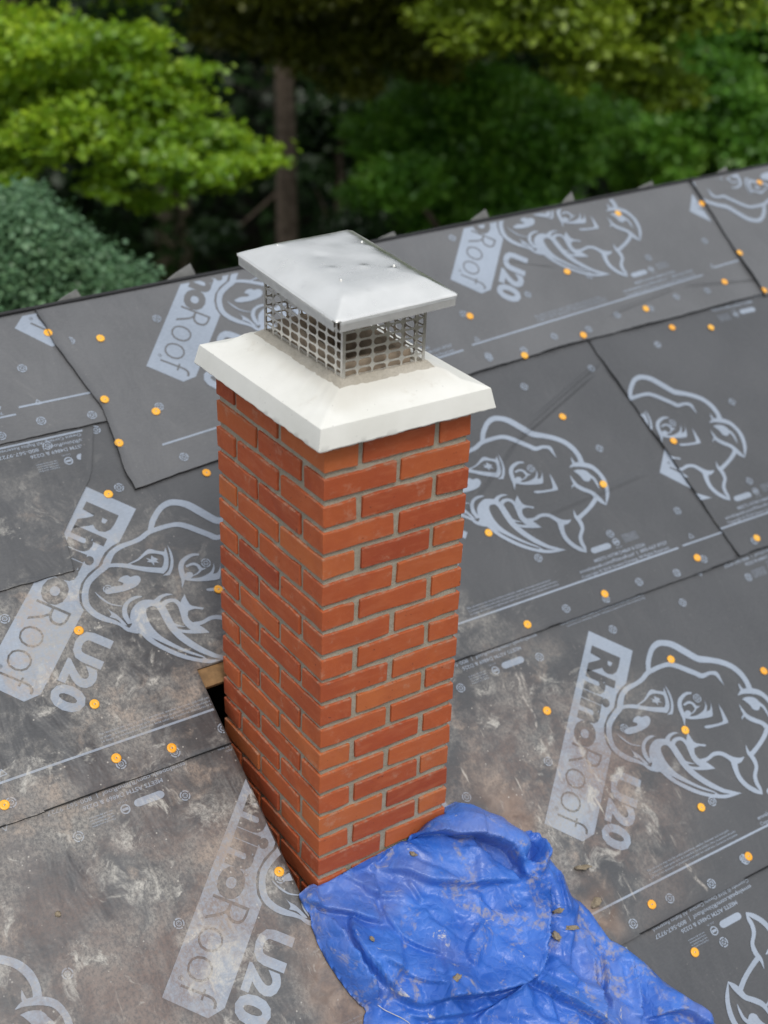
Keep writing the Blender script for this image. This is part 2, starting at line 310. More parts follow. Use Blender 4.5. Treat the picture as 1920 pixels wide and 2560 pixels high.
# ------------------------------------------------------------------ the house: deck, walls, back slope
house = empty('house', tuple(RO), (PITCH, 0, 0)); HINV = (Matrix.Translation(tuple(RO)) @ Matrix.Rotation(PITCH, 4, 'X')).inverted()
tag(house, 'house roof slope covered in grey printed underlayment sheets fastened with orange cap nails', 'roof')
roof = house
def vridge(u): return 1.917 + 0.0262*(u+0.146)
HOLE = (-0.05, WX+0.028, -0.075, 0.668)            # u0,u1,v0,v1 of the opening cut for the chimney
UL, UR, VB = -3.0, 5.0, -2.1
def grid_sheet(name, u0, u1, v0, v1, z, mat, parent, th=.0060, du=.024, hole=True, uleft=None, uright=None, vbot=None, vtop=None, curl=.0035, seed=0, lift=True, key=None):
    """sheet lying on the roof as a thin slab; edges given as functions so that they can run skew; low edges lift a little"""
    nu = max(2, int((u1-u0)/du)); nv = max(2, int((v1-v0)/du))
    us = np.linspace(0, 1, nu+1); vs = np.linspace(0, 1, nv+1)
    eu, ev = .0045/(u1-u0), .0045/(v1-v0); us = np.sort(np.concatenate([us, [eu, 1-eu]])); vs = np.sort(np.concatenate([vs, [ev, 1-ev]]))
    hu = [h for h in HOLE[:2] if u0 < h < u1] if hole and uleft is None and uright is None else []
    P = {}; V = []; F = []
    def pt(a, b):
        vv = v0+(v1-v0)*b
        ua = uleft(vv) if uleft else u0; ub = uright(vv) if uright else u1
        u = ua+(ub-ua)*a
        va = vbot(u) if vbot else v0; vb = vtop(u) if vtop else v1
        return u, va+(vb-va)*b
    if hu:
        g = list(u0+(u1-u0)*us); 
        for h in hu: g[min(range(len(g)), key=lambda i: abs(g[i]-h))] = h
        us = (np.array(g)-u0)/(u1-u0)
    hv = [h for h in HOLE[2:] if v0 < h < v1] if hole and vbot is None else []
    if hv:
        g = list(v0+(v1-v0)*vs)
        for h in hv: g[min(range(len(g)), key=lambda i: abs(g[i]-h))] = h
        vs = (np.array(g)-v0)/(v1-v0)
    n1 = len(us); 
    for j, b in enumerate(vs):
        for i, a in enumerate(us):
            u, v = pt(a, b)
            du_, dv_ = (u1-u0)*min(a, 1-a), (v1-v0)*b
            e = max(0, 1-min(du_, dv_)/.0044)
            zz = z
            ui, vi = u+(.008 if a < .5 else -.008)*(min(a, 1-a)*(u1-u0) < .01), v+.008*(b*(v1-v0) < .01)
            if key and e > 0 and sheet_of(ui, vi) != key: e = 0          # edges lying under another sheet stay flat
            if lift: zz += curl*e*(.35+.9*max(0, mnoise.noise(Vector((u*5+seed, v*5, seed)))+.25)) + .0006*mnoise.noise(Vector((u*9, v*9, seed)))
            if e > .9 and lift:
                u += .0035*mnoise.noise(Vector((u*23, v*23, 3+seed))); v += .003*mnoise.noise(Vector((u*23, v*23, 8+seed)))
            V.append((u, v, zz))
    n = len(V); V += [(a, b, c-th) for a, b, c in V]
    keep = {}
    for j in range(len(vs)-1):
        for i in range(n1-1):
            q = (j*n1+i, j*n1+i+1, (j+1)*n1+i+1, (j+1)*n1+i)
            cu = sum(V[k][0] for k in q)/4; cv = sum(V[k][1] for k in q)/4
            if hole and HOLE[0] < cu < HOLE[1] and HOLE[2] < cv < HOLE[3]: continue
            keep[(i, j)] = q
    ec = {}
    for q in keep.values():
        F.append(q); F.append(tuple(k+n for k in reversed(q)))
        for k in range(4):
            a, b = q[k], q[(k+1) % 4]; ec[(a, b)] = 1
    for (a, b) in list(ec):
        if (b, a) not in ec: F.append((b, a, a+n, b+n))
    o = mesh_obj(name, V, F, mat, parent)
    me = o.data; me.polygons.foreach_set('use_smooth', [True]*len(me.polygons))
    me.materials.append(M_EDGE)
    # cut edges show the black core of the sheet
    for p in me.polygons:
        if abs(p.normal.z) < .5: p.material_index = 1; p.use_smooth = False
        elif p.normal.z < 0: p.material_index = 1
    return o
deck = grid_sheet('roof_deck', UL, UR, VB, 2.0, 0.0, M_DECK, roof, th=.016, du=.2, vtop=vridge, lift=False)
deck.data.materials[1] = M_DECK
# the far slope, eave fascia and walls that close the attic
def rw(u, v, z=0): return RO + u*RU + v*RV + z*RN
def quad_slab(name, pts, th, mat, parent):
    P = [HINV @ Vector(tuple(p)) for p in pts]; nrm = (P[1]-P[0]).cross(P[2]-P[0]).normalized()*th
    V = P + [p-nrm for p in P]; n = len(P)
    F = [tuple(range(n)), tuple(range(2*n-1, n-1, -1))] + [(i, i+n, (i+1) % n+n, (i+1) % n) for i in range(n)]
    return mesh_obj(name, V, F, mat, parent)
ra, rb = rw(UL, vridge(UL), -.018), rw(UR, vridge(UR), -.018)
back = np.array([0, 3.2*math.cos(PITCH), -3.2*math.sin(PITCH)])
quad_slab('back_slope', [ra, ra+back, rb+back, rb], .016, M_SHEET, house)
ea, eb = rw(UL, VB, -.02), rw(UR, VB, -.02)
quad_slab('front_wall', [(UL+.02, ea[1]+.3, GROUND), (UR-.02, ea[1]+.3, GROUND), (UR-.02, ea[1]+.3, ea[2]+.15), (UL+.02, ea[1]+.3, ea[2]+.15)], .1, M_WALL, house)
yb = ra[1]+2.3
quad_slab('back_wall', [(UR-.02, yb, GROUND), (UL+.02, yb, GROUND), (UL+.02, yb, ra[2]-1.55), (UR-.02, yb, rb[2]-1.55)], .1, M_WALL, house)
for ux, sgn in ((UL+.03, 1), (UR-.03, -1)):
    rz = ra[2] if sgn > 0 else rb[2]; ry = ra[1] if sgn > 0 else rb[1]
    pts = [(ux, ea[1]+.3, GROUND), (ux, yb, GROUND), (ux, yb, rz-1.6), (ux, ry, rz-.06), (ux, ea[1]+.3, ea[2]+.12)]
    if sgn > 0: pts = pts[::-1]
    quad_slab('gable_wall', pts, .1, M_WALL, house)
fas = quad_slab('fascia', [rw(UL, VB-.003, .002), rw(UL, VB-.003, -.16), rw(UR, VB-.003, -.16), rw(UR, VB-.003, .002)], .02, M_WALL, house)

# underlayment sheets, lowest first; each overlaps the one below
SHEETS = {}
def sheet(key, *a, **k):
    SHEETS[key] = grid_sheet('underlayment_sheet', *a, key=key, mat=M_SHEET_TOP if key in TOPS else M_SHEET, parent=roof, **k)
    return SHEETS[key]
ZS = dict(A=.0022, B=.0044, C=.0066, P=.0088, D=.0088, G=.0110, E=.0132, R=.0154)
def seamR(v): return 1.8727 + (1.36-v)*0 - (v-.4561)*.0577
def pe(v): return float(np.interp(v, [1.0, 1.046, 1.17, 1.324, 1.6], [-.255, -.254, -.237, -.093, .03]))
def seamL(v): return float(np.interp(v, [1.2, 1.259, 1.312, 1.469, 1.548, 1.791, 1.95], [.009, .009, .002, .018, .021, -.025, -.040]))
def lap0(u): return float(np.interp(u, [-.1, .0075, .28, 1.33, 1.74, 2.26, 2.77, 5], [1.235, 1.244, 1.271, 1.361, 1.383, 1.391, 1.408, 1.45]))
def seamT(v): return float(np.interp(v, [1.38, 1.404, 1.593, 1.785, 2.0], [2.735, 2.735, 2.7376, 2.7515, 2.76]))
def sheet_of(u, v):
    """topmost sheet at a place"""
    if v > lap0(u) and u > seamT(v): return 'R'
    if v > lap0(u) and u > seamL(v): return 'E'
    if v > 1.486 and u < seamL(v): return 'G'
    if v > .446 and u > seamR(v): return 'D'
    if v > 1.048 and u < pe(v): return 'P'
    if v > .440: return 'C'
    if v > -.462: return 'B'
    return 'A'
sheet('A', UL, UR, VB, -.36, ZS['A'], seed=1)
sheet('B', UL, UR, -.462, .55, ZS['B'], seed=2, curl=.0105)
sheet('C', UL, 1.93, .440, 1.60, ZS['C'], seed=3, curl=.0125)
sheet('P', UL, 0.05, 1.048, 1.60, ZS['P'], seed=4, uright=pe, hole=False, curl=.005)
sheet('D', 1.85, UR, .446, 1.52, ZS['D'], seed=5, uleft=seamR, hole=False, curl=.0100)
sheet('G', UL, 0.10, 1.486, 1.93, ZS['G'], seed=6, vtop=lambda u: vridge(u), hole=False, curl=.005)
sheet('E', -.03, 2.80, 1.25, 1.96, ZS['E'], seed=7, uleft=seamL, vbot=lap0, vtop=vridge, hole=False, curl=.0100)
sheet('R', 2.74, UR, 1.40, 1.99, ZS['R'], seed=8, uleft=seamT, vbot=lambda u: lap0(u)-.012, vtop=vridge, hole=False, curl=.0100)

# ridge: black strip bent over the top, a few pale scuffed patches, corner tabs of the far side's sheets
def ridge_strip():
    V = []; F = []; N = 200
    for i in range(N+1):
        u = UL+(UR-UL)*i/N; c = np.array(rw(u, vridge(u), .016)); w = .003*mnoise.noise(Vector((u*4, 0, 5)))
        bdir = back/np.linalg.norm(back)
        for k, p in enumerate([c-.002*RV+(.001+w)*RN, c+.002*RV+(.004+w)*RN, c+.006*RV+(.004+w)*RN, c+.010*RV+(.001+w)*RN, c+.03*bdir+.02*RV-.01*RN, c-.002*RV-(.003)*RN]):
            V.append(HINV @ Vector(tuple(p)))
    for i in range(N):
        for k in range(6):
            a, b = i*6+k, i*6+(k+1) % 6; F.append((a, b, b+6, a+6))
    return mesh_obj('ridge_strip', V, F, M_EDGE, house, True)
ridge_strip()
for i, (px, py) in enumerate([(199.6, 746.5), (486, 691.6), (775, 632), (994.7, 596), (1223, 547), (1437, 503.5), (1634, 460), (1822, 428)]):
    u, v = uv(px, py); w = .095 + .03*math.sin(i*2.3); hh = .034+.012*math.sin(i*1.7)
    base = np.array(rw(u, vridge(u), .004)) + np.array([0, .03, -.004]); up = np.array([0, .25, 1.0]); up /= np.linalg.norm(up)
    b0, b1, ap = base-np.array([w, 0, .01]), base+np.array([.022, 0, -.01]), base+up*hh
    t = np.array([0, .0022, 0]); mid = (b0+ap)/2+up*.004
    V = [b0, b1, ap, mid]; V = [HINV @ Vector(tuple(q)) for q in V + [q+t for q in V]]
    mesh_obj('ridge_tab', V, [(0, 1, 2, 3), (7, 6, 5, 4), (0, 4, 5, 1), (1, 5, 6, 2), (2, 6, 7, 3), (3, 7, 4, 0)], M_FLAP, house)

# ------------------------------------------------------------------ print on the sheets
def poly_local(pts, conv, holes=()):
    return [[conv(c) for c in pts]] + [[conv(c) for c in h] for h in holes]
def smooth_line(pts, sub=6):
    P = np.array(pts, float); out = []
    for i in range(len(P)-1):
        p0, p1, p2, p3 = P[max(0, i-1)], P[i], P[i+1], P[min(len(P)-1, i+2)]
        for k in range(sub):
            t = k/sub; out.append(.5*((2*p1)+(-p0+p2)*t+(2*p0-5*p1+4*p2-p3)*t*t+(-p0+3*p1-3*p2+p3)*t**3))
    out.append(P[-1]); return np.array(out)
def smooth_closed(pts, sub=4):
    P = [tuple(p) for p in pts]; n = len(P); out = []
    A = np.array(P, float)
    for i in range(n):
        p0, p1, p2, p3 = A[i-1], A[i], A[(i+1) % n], A[(i+2) % n]
        # keep sharp corners sharp
        d1, d2 = p1-p0, p2-p1; c1 = d1@d2/(np.linalg.norm(d1)*np.linalg.norm(d2)+1e-9)
        e1, e2 = p2-p1, p3-p2; c2 = e1@e2/(np.linalg.norm(e1)*np.linalg.norm(e2)+1e-9)
        m1 = (p2-p0)/2 if c1 > .35 else (p2-p1)*.5; m2 = (p3-p1)/2 if c2 > .35 else (p2-p1)*.5
        for k in range(sub):
            t = k/sub; h00 = 2*t**3-3*t*t+1; h10 = t**3-2*t*t+t; h01 = -2*t**3+3*t*t; h11 = t**3-t*t
            out.append(tuple(h00*p1+h10*m1+h01*p2+h11*m2))
    return out
class Print:
    """flat print in roof coordinates: triangles of ink, each shape a hair above the last"""
    def __init__(s): s.v = []; s.f = []; s.layer = 0
    def shape(s, loops, tri=None):
        z = .00003*s.layer; s.layer += 1; b = len(s.v)
        if tri is None:
            tri = tessellate_polygon([[Vector((x, y, 0)) for x, y in lp] for lp in loops]); pts = [p for lp in loops for p in lp]
        else: pts = loops
        s.v += [(x, y, z) for x, y in pts]; s.f += [tuple(i+b for i in t) for t in tri]
        return s
    def stroke(s, pts, conv, sub=6):
        q = smooth_line(pts, sub); lft = []; rgt = []
        for i in range(len(q)):
            a, b = q[max(0, i-1), :2], q[min(len(q)-1, i+1), :2]; d = (b-a)/(np.linalg.norm(b-a)+1e-9); nn = np.array([-d[1], d[0]])*q[i, 2]/2
            lft.append(conv(q[i, :2]+nn)); rgt.append(conv(q[i, :2]-nn))
        P = lft+rgt; n = len(q); return s.shape(P, [(i, i+1, n+i+1, n+i) for i in range(n-1)])
    def line(s, pts, w):
        return s.stroke([(x, y, w) for x, y in pts], lambda c: (float(c[0]), float(c[1])), 1)
    def ring(s, c, r0, r1, a0=0, a1=2*math.pi, n=20):
        A = [a0+(a1-a0)*i/n for i in range(n+1)]
        P = [(c[0]+r1*math.cos(a), c[1]+r1*math.sin(a)) for a in A]+[(c[0]+r0*math.cos(a), c[1]+r0*math.sin(a)) for a in A]
        return s.shape(P, [(i, i+1, n+2+i, n+1+i) for i in range(n)])
    def merge(s, o, M):
        """add another print through a 2x3 matrix"""
        b = len(s.v); s.v += [(M[0][0]*x+M[0][1]*y+M[0][2], M[1][0]*x+M[1][1]*y+M[1][2], z) for x, y, z in o.v]
        s.f += [tuple(i+b for i in t) for t in o.f]; return s
_tc = {}
def text_tris(txt, offset=0.0, space=1.0):
    key = (txt, offset, space)
    if key not in _tc:
        cu = bpy.data.curves.new('t', 'FONT'); cu.body = txt; cu.size = 1; cu.offset = offset; cu.resolution_u = 3; cu.space_character = space
        ob = bpy.data.objects.new('t', cu); COL.objects.link(ob); dg = bpy.context.evaluated_depsgraph_get()
        me = bpy.data.meshes.new_from_object(ob.evaluated_get(dg))
        V = np.array([tuple(v.co)[:2] for v in me.vertices]); F = [tuple(p.vertices) for p in me.polygons]
        bpy.data.objects.remove(ob); bpy.data.curves.remove(cu); bpy.data.meshes.remove(me); _tc[key] = (V, F)
    return _tc[key]
def put_text(pr, txt, o, t, up, w, h, offset=0.0, space=1.0, ref=None):
    """text filling a box: o = lower-left corner, t/up = unit directions, w x h = size; ref: string whose height gives h"""
    V, F = text_tris(txt, offset, space); lo, hi = V.min(0), V.max(0)
    y0, y1 = lo[1], hi[1]
    if ref: R, _ = text_tris(ref, offset, space); y0, y1 = R[:, 1].min(), R[:, 1].max()
    P = [(o[0]+t[0]*(x-lo[0])/(hi[0]-lo[0])*w+up[0]*(y-y0)/(y1-y0)*h, o[1]+t[1]*(x-lo[0])/(hi[0]-lo[0])*w+up[1]*(y-y0)/(y1-y0)*h) for x, y in V]
    pr.shape(P, F)
TIP = np.array([.775, -.169])
A_ = lambda c: tuple(np.array(cuv(c, 1480, 1580, 3.7705))-TIP)       # traced on the emblem right of the chimney
DB = np.array(cuv((712, 1015), 1120, 900, 2.074))-np.array(cuv((1615, 1010), 1120, 1500, 2.074))
B_ = lambda c: tuple(np.array(cuv(c, 1160, 1030, 4.366))-DB-TIP)     # its right end, traced on the emblem above
C_ = lambda c: tuple(np.array(cuv(c, 1360, 1560, 3.814))-TIP)
E_ = lambda c: tuple(np.array(cuv(c, 1120, 1500, 2.074))-TIP)
emblem = Print()
for st in [[(512, 372, 40), (512, 330, 44), (515, 270, 48), (545, 170, 50), (595, 118, 58), (655, 108, 55), (740, 125, 58), (850, 185, 60), (960, 248, 58), (1010, 262, 62), (1100, 270, 52), (1200, 290, 50), (1290, 325, 48), (1370, 385, 48), (1430, 460, 46), (1462, 530, 50), (1475, 580, 56)],
           [(1225, 505, 2), (1190, 450, 20), (1150, 398, 38), (1090, 392, 34), (1020, 418, 46), (960, 395, 45), (860, 355, 45), (780, 325, 45), (710, 310, 44), (640, 325, 42), (560, 360, 45), (500, 395, 45), (455, 450, 45), (400, 490, 42), (320, 535, 48), (270, 590, 50), (250, 660, 58), (243, 720, 60), (195, 785, 56), (150, 860, 55), (140, 930, 50), (150, 1010, 50), (183, 1090, 48), (250, 1155, 48), (330, 1198, 46), (410, 1225, 34), (470, 1252, 24), (530, 1290, 34), (600, 1305, 40)],
           [(243, 722, 34), (300, 707, 34), (380, 706, 38), (470, 722, 34), (560, 742, 28), (690, 750, 30)],
           [(1010, 1225, 50), (1070, 1200, 35), (1130, 1155, 38), (1200, 1150, 38), (1270, 1185, 42), (1320, 1213, 58), (1370, 1213, 50), (1415, 1182, 6)],
           [(1320, 1225, 62), (1340, 1310, 45), (1380, 1390, 42), (1450, 1460, 42), (1530, 1505, 40), (1590, 1532, 10)],
           [(1588, 1535, 6), (1565, 1480, 30), (1535, 1430, 36), (1517, 1360, 36), (1530, 1270, 34), (1500, 1195, 40), (1455, 1140, 28), (1430, 1070, 3)],
           [(920, 580, 16), (865, 588, 30), (815, 640, 40), (808, 700, 40), (832, 770, 38), (848, 820, 26), (855, 890, 2)],
           [(845, 695, 20), (890, 668, 24), (930, 680, 22), (962, 712, 26), (998, 702, 3)], [(962, 715, 20), (945, 752, 14), (905, 782, 8)],
           [(738, 1065, 46), (765, 1022, 40), (820, 1010, 32), (868, 1048, 32), (905, 1110, 42), (945, 1190, 48), (1000, 1238, 60), (1060, 1262, 54), (1140, 1290, 3)],
           [(715, 1050, 60), (760, 1110, 55), (810, 1185, 52), (870, 1268, 50), (960, 1350, 45), (1080, 1430, 42), (1200, 1492, 40), (1300, 1518, 26), (1392, 1522, 3)],
           [(790, 1165, 20), (860, 1228, 24), (952, 1246, 2)], [(870, 1265, 14), (960, 1290, 28), (1060, 1283, 40), (1140, 1291, 3)],
           [(215, 960, 3), (270, 1010, 14), (350, 1062, 12), (442, 1079, 8)]]:
    emblem.stroke(st, A_)
for st in [[(1150, 642, 6), (1205, 612, 44), (1300, 612, 52), (1400, 642, 45), (1480, 712, 40), (1530, 790, 45), (1558, 880, 42), (1562, 960, 36), (1548, 1052, 6)],
           [(1165, 530, 3), (1183, 572, 24), (1205, 604, 30)], [(1155, 725, 3), (1185, 782, 24), (1230, 842, 40), (1300, 880, 42), (1390, 916, 40), (1440, 960, 50), (1500, 1012, 40), (1550, 1052, 6)],
           [(1210, 828, 26), (1182, 845, 18), (1175, 872, 3)], [(1370, 730, 30), (1420, 770, 26), (1455, 830, 20), (1475, 882, 2)],
           [(1440, 972, 50), (1400, 1040, 48), (1340, 1110, 45), (1262, 1182, 48), (1230, 1195, 44)]]:
    emblem.stroke(st, B_)
for lp, hl in [([(405, 690), (470, 640), (530, 550), (600, 560), (655, 565), (655, 525), (682, 580), (705, 650), (712, 720), (690, 768), (600, 757), (500, 742), (405, 700)], [[(425, 690), (480, 655), (540, 592), (620, 590), (660, 612), (672, 680), (664, 714), (560, 712), (460, 702)]]),
               ([(668, 505), (712, 570), (742, 650), (750, 720), (740, 780), (690, 785), (722, 740), (722, 660), (705, 600)], []),
               ([(280, 945), (330, 905), (400, 890), (410, 868), (365, 850), (380, 815), (420, 795), (450, 808), (482, 795), (512, 800), (532, 832), (520, 880), (480, 915), (420, 945), (340, 967), (298, 962)], []),
               ([(330, 1095), (362, 1125), (420, 1160), (500, 1235), (515, 1256), (480, 1246), (430, 1202), (368, 1182), (375, 1155)], []),
               ([(577, 985), (540, 978), (490, 1000), (455, 1050), (448, 1110), (470, 1180), (520, 1243), (548, 1230), (508, 1170), (485, 1110), (490, 1050), (530, 1010)], []),
               ([(690, 1015), (590, 1015), (540, 1060), (518, 1120), (525, 1190), (548, 1240), (530, 1290), (590, 1322), (630, 1328), (700, 1390), (800, 1452), (950, 1522), (1100, 1562), (1220, 1572), (1300, 1556), (1392, 1522), (1300, 1500), (1190, 1470), (1080, 1410), (980, 1345), (905, 1275), (840, 1200), (780, 1110), (735, 1050)],
                [[(640, 1080), (680, 1070), (720, 1105), (785, 1205), (850, 1292), (950, 1382), (1080, 1462), (1200, 1512), (1285, 1532), (1185, 1536), (1130, 1505), (1000, 1455), (880, 1395), (770, 1325), (690, 1240), (645, 1160), (630, 1110)], [(720, 1355), (800, 1395), (900, 1440), (1020, 1487), (1145, 1522), (1120, 1532), (1000, 1502), (880, 1452), (780, 1400)]]),
               ([(800, 955), (750, 948), (700, 970), (668, 1010), (700, 1042), (716, 1046), (716, 1010), (745, 975)], []),
               ([(885, 950), (920, 1010), (960, 1050), (1055, 1065), (1050, 1085), (990, 1080), (945, 1100), (950, 1150), (985, 1200), (940, 1180), (900, 1100), (870, 1030)], []),
               ([(845, 800), (920, 800), (980, 785), (1035, 740), (1048, 690), (1040, 645), (1062, 700), (1062, 752), (1092, 738), (1100, 690), (1090, 640), (1112, 720), (1119, 780), (1110, 800), (1050, 816), (950, 827), (870, 820)], []),
               ([(850, 780), (858, 755), (882, 743), (908, 755), (915, 780), (900, 802), (870, 806)], []),
               ([(1170, 680), (1215, 750), (1260, 835), (1265, 860), (1190, 885), (1080, 912), (1040, 905), (1050, 888), (1130, 875), (1200, 855), (1215, 835), (1195, 760)], [])]:
    emblem.shape([[A_(c) for c in smooth_closed(lp)]]+[[A_(c) for c in smooth_closed(h)] for h in hl])
emblem.shape([[A_(c) for c in [(530, 630), (570, 640), (565, 605), (592, 622), (625, 635), (613, 650), (640, 672), (600, 665), (606, 697), (580, 670), (545, 665), (556, 650)]]])
emblem.shape([[B_(c) for c in smooth_closed([(1190, 680), (1240, 665), (1310, 670), (1360, 700), (1385, 740), (1370, 785), (1340, 795), (1300, 780), (1270, 740), (1220, 700)])]])
# name panel (light, cut along the emblem) and the dark letters standing in it
box_loop = [E_((720, 162)), E_((948, 265))]+[A_(c) for c in [(303, 490), (255, 530), (215, 590), (200, 650), (190, 715), (130, 790), (97, 880), (95, 960), (120, 1060), (165, 1130)]]+[E_((748, 1215)), E_((687, 1254)), E_((490, 1160))]
panel = Print(); panel.shape([box_loop])
td = np.array([-.6975, -.7166]); tu = np.array([.7166, -.6975])
letters = Print()
b0 = np.array(C_((445, 210)))
put_text(letters, 'Rhino', tuple(b0-.002*tu), td, tu, .345, .098, offset=.046, ref='R', space=.97)
put_text(letters, 'Roof', tuple(b0+.345*td), td, tu, .262, .098, offset=-.022, ref='R', space=.95)
put_text(letters, '®', tuple(b0+.56*td-.012*tu), td, tu, .012, .012)
num = Print(); u0 = np.array(C_((640, 1390)))
put_text(num, 'U20', tuple(u0-.004*td), td, tu, .240, .092, offset=.045, ref='U', space=1.04)
# small print (x along the roll, baseline coordinates relative to the panel's tip)
S1T = np.array([.670, .733]); R_ = lambda x, y: tuple(np.array([x, y])-S1T)
fine = Print(); X, Y = (1, 0), (0, 1)
put_text(fine, 'MEETS ASTM D4869 & D226', R_(1.33, .590), X, Y, .217, .0112, offset=.012, ref='M')
put_text(fine, 'envelopeak.com/RhinoRoof  |  800-567-9727', R_(1.2557, .5712), X, Y, .378, .0112, offset=.012, ref='M')
put_text(fine, 'Copyright © 2018 Owens Corning. All Rights Reserved.', R_(1.254, .5530), X, Y, .377, .0100, offset=.010, ref='M')
pc = [(1.352+.0125*math.cos(a), .6300+.0105*math.sin(a)) for a in np.linspace(math.pi/2, 3*math.pi/2, 10)]+[(1.410+.0125*math.cos(a), .6300+.0105*math.sin(a)) for a in np.linspace(-math.pi/2, math.pi/2, 10)]
fine.shape([[R_(*c) for c in pc]])
fine.ring(R_(1.4484, .634), .0095, .0130); fine.line([R_(1.4402, .634), R_(1.4566, .634)], .007)
put_text(fine, 'ICC-ES', R_(1.436, .611), X, Y, .025, .005)
for k, s_ in enumerate(['Classified in accordance', 'with ASTM standards for', 'roofing underlayment use', 'tear and slip resistance']):
    put_text(fine, s_, R_(1.480, .6455-.0075*k), X, Y, .062, .0046, ref='M', offset=.01)
warn = Print()
for k, s_ in enumerate(['Slip resistance may vary by surface conditions, weather, footwear and roof pitch.', 'La resistencia al desliz puede variar de la superficie, tipo de calzado o clima y la pendiente del techo.', 'Le degré de résistance au glissement varie selon les conditions, chaussures et la pente.']):
    put_text(warn, s_, R_(.815, .5805-.0105*k), X, Y, .345-.02*(k == 0), .0062, ref='M', offset=.006)
tri = [(1.7398+.011*math.cos(a), .569+.011*math.sin(a)) for a in (math.pi/2, math.pi/2+2.094, math.pi/2+4.189)]
for k in range(3): warn.line([R_(*tri[k]), R_(*tri[(k+1) % 3])], .0028)
warn_line = Print()
PER = 1.180
warn_line.line([R_(.500, .5475), R_(1.664, .5455)], .0062)
PRINTS = []
def place(key, part, tip, ang=0.0):
    c, s = math.cos(ang), math.sin(ang)
    PRINTS.append((key, part[0], Print().merge(part[1], ((c, -s, tip[0]), (s, c, tip[1])))))
def small_print(key, tip, ang): place(key, ('printed_text', fine), tip, ang); place(key, ('printed_warning', warn), tip, ang); place(key, ('printed_line', warn_line), tip, ang)
def full(key, tip, ang=0.0):
    for nm, pr in (('printed_emblem', emblem), ('printed_panel', panel), ('printed_name', letters), ('printed_number', num)): place(key, (nm, pr), tip, ang)
    small_print(key, tip, ang)
def top_edge(key, meets, ang=math.pi):
    """the same small print turned round, along the upper edge; meets = where the M of MEETS stands"""
    l = np.array(R_(1.33, .590)); c, s = math.cos(ang), math.sin(ang)
    small_print(key, (meets[0]-(c*l[0]-s*l[1]), meets[1]-(s*l[0]+c*l[1])), ang)
for k in range(-2, 4): full('B', (.778+k*1.174, -.171))
for k in range(-2, 3): full('C', (.670+k*1.185, .733))
jl = np.array(E_((1615, 1010)))
jr = np.array(cuv((1445, 875), 1500, 2060, 3.95))
for k in range(-2, 4): full('A', (jr[0]+jl[0]+k*1.18, jr[1]+jl[1]), math.pi)
jd = np.array(cuv((1450, 735), 1120, 900, 2.074))
for k in range(0, 3): full('D', (jd[0]-jl[0]+k*1.18, jd[1]-jl[1]))
full('G', (-.040, 1.779)); full('G', (-1.22, 1.76))
a2 = math.atan(.079)
full('E', (.300, 1.563), a2); full('E', (1.505, 1.663), a2*.9)
full('E', (2.745, 1.765), a2*.8)
lr = np.array(A_((600, 92))); full('R', (2.9608+lr[0], 1.7346+lr[1]), math.pi)
for k in range(-2, 4): top_edge('B', (-.2624+k*1.18, .4193))
for k in range(0, 3): top_edge('D', (2.66+k*1.18, 1.392))
for k in range(-1, 1): top_edge('P', (-.02+k*1.18+.0, 1.43))
# fastener marks where the photograph shows them
MARKS = [(1120, 900, 2.074, [(738, 50), (390, 145), (780, 465), (425, 570), (1183, 788), (463, 1033), (835, 908), (1180, 1110), (985, 1157), (813, 1245), (607, 1295), (1465, 225), (1157, 335), (1580, 945), (1555, 635), (1553, 1130), (1212, 1262), (1320, 1038), (205, 2)]),
         (1120, 1500, 2.074, [(850, 157), (470, 300), (62, 460), (92, 1025), (1287, 513), (910, 670), (1365, 1048), (515, 840), (1528, 1345)]),
         (0, 680, 2.592, [(1010, 320), (450, 465), (140, 640), (592, 942), (263, 980), (305, 1137), (617, 1032), (1025, 890), (1185, 1215), (5, 1078)]),
         (0, 1180, 2.592, [(768, 110), (697, 770), (1330, 597), (28, 960)]),
         (0, 1780, 2.074, [(905, 215), (625, 275), (55, 475), (957, 437), (405, 650), (925, 1100), (348, 1360), (1450, 865), (1150, 90)]),
         (1080, 420, 1.975, [(93, 358), (465, 637), (147, 733), (595, 843), (765, 808), (905, 738), (768, 545), (1060, 455), (1338, 372), (1197, 647), (1350, 617), (1070, 705), (1107, 880), (445, 912), (270, 940)]),
         (1500, 2060, 3.95, [(680, 740), (1090, 595), (318, 990), (1215, 1170), (1425, 360)])]
mk = Print()
for a in range(4): mk.ring((0, 0), .0105, .0142, math.radians(90*a+6), math.radians(90*a+84), 6)
mk.ring((0, 0), .0052, .0075, n=14)
for a in range(4): mk.line([(.0020*math.cos(a*1.5708+.78), .0020*math.sin(a*1.5708+.78)), (.0078*math.cos(a*1.5708+.78), .0078*math.sin(a*1.5708+.78))], .0016)
for ox, oy, s_, pts in MARKS:
    for c in pts:
        q = cuv(c, ox, oy, s_); place(sheet_of(*q), ('printed_mark', mk), q, random.random()*6)
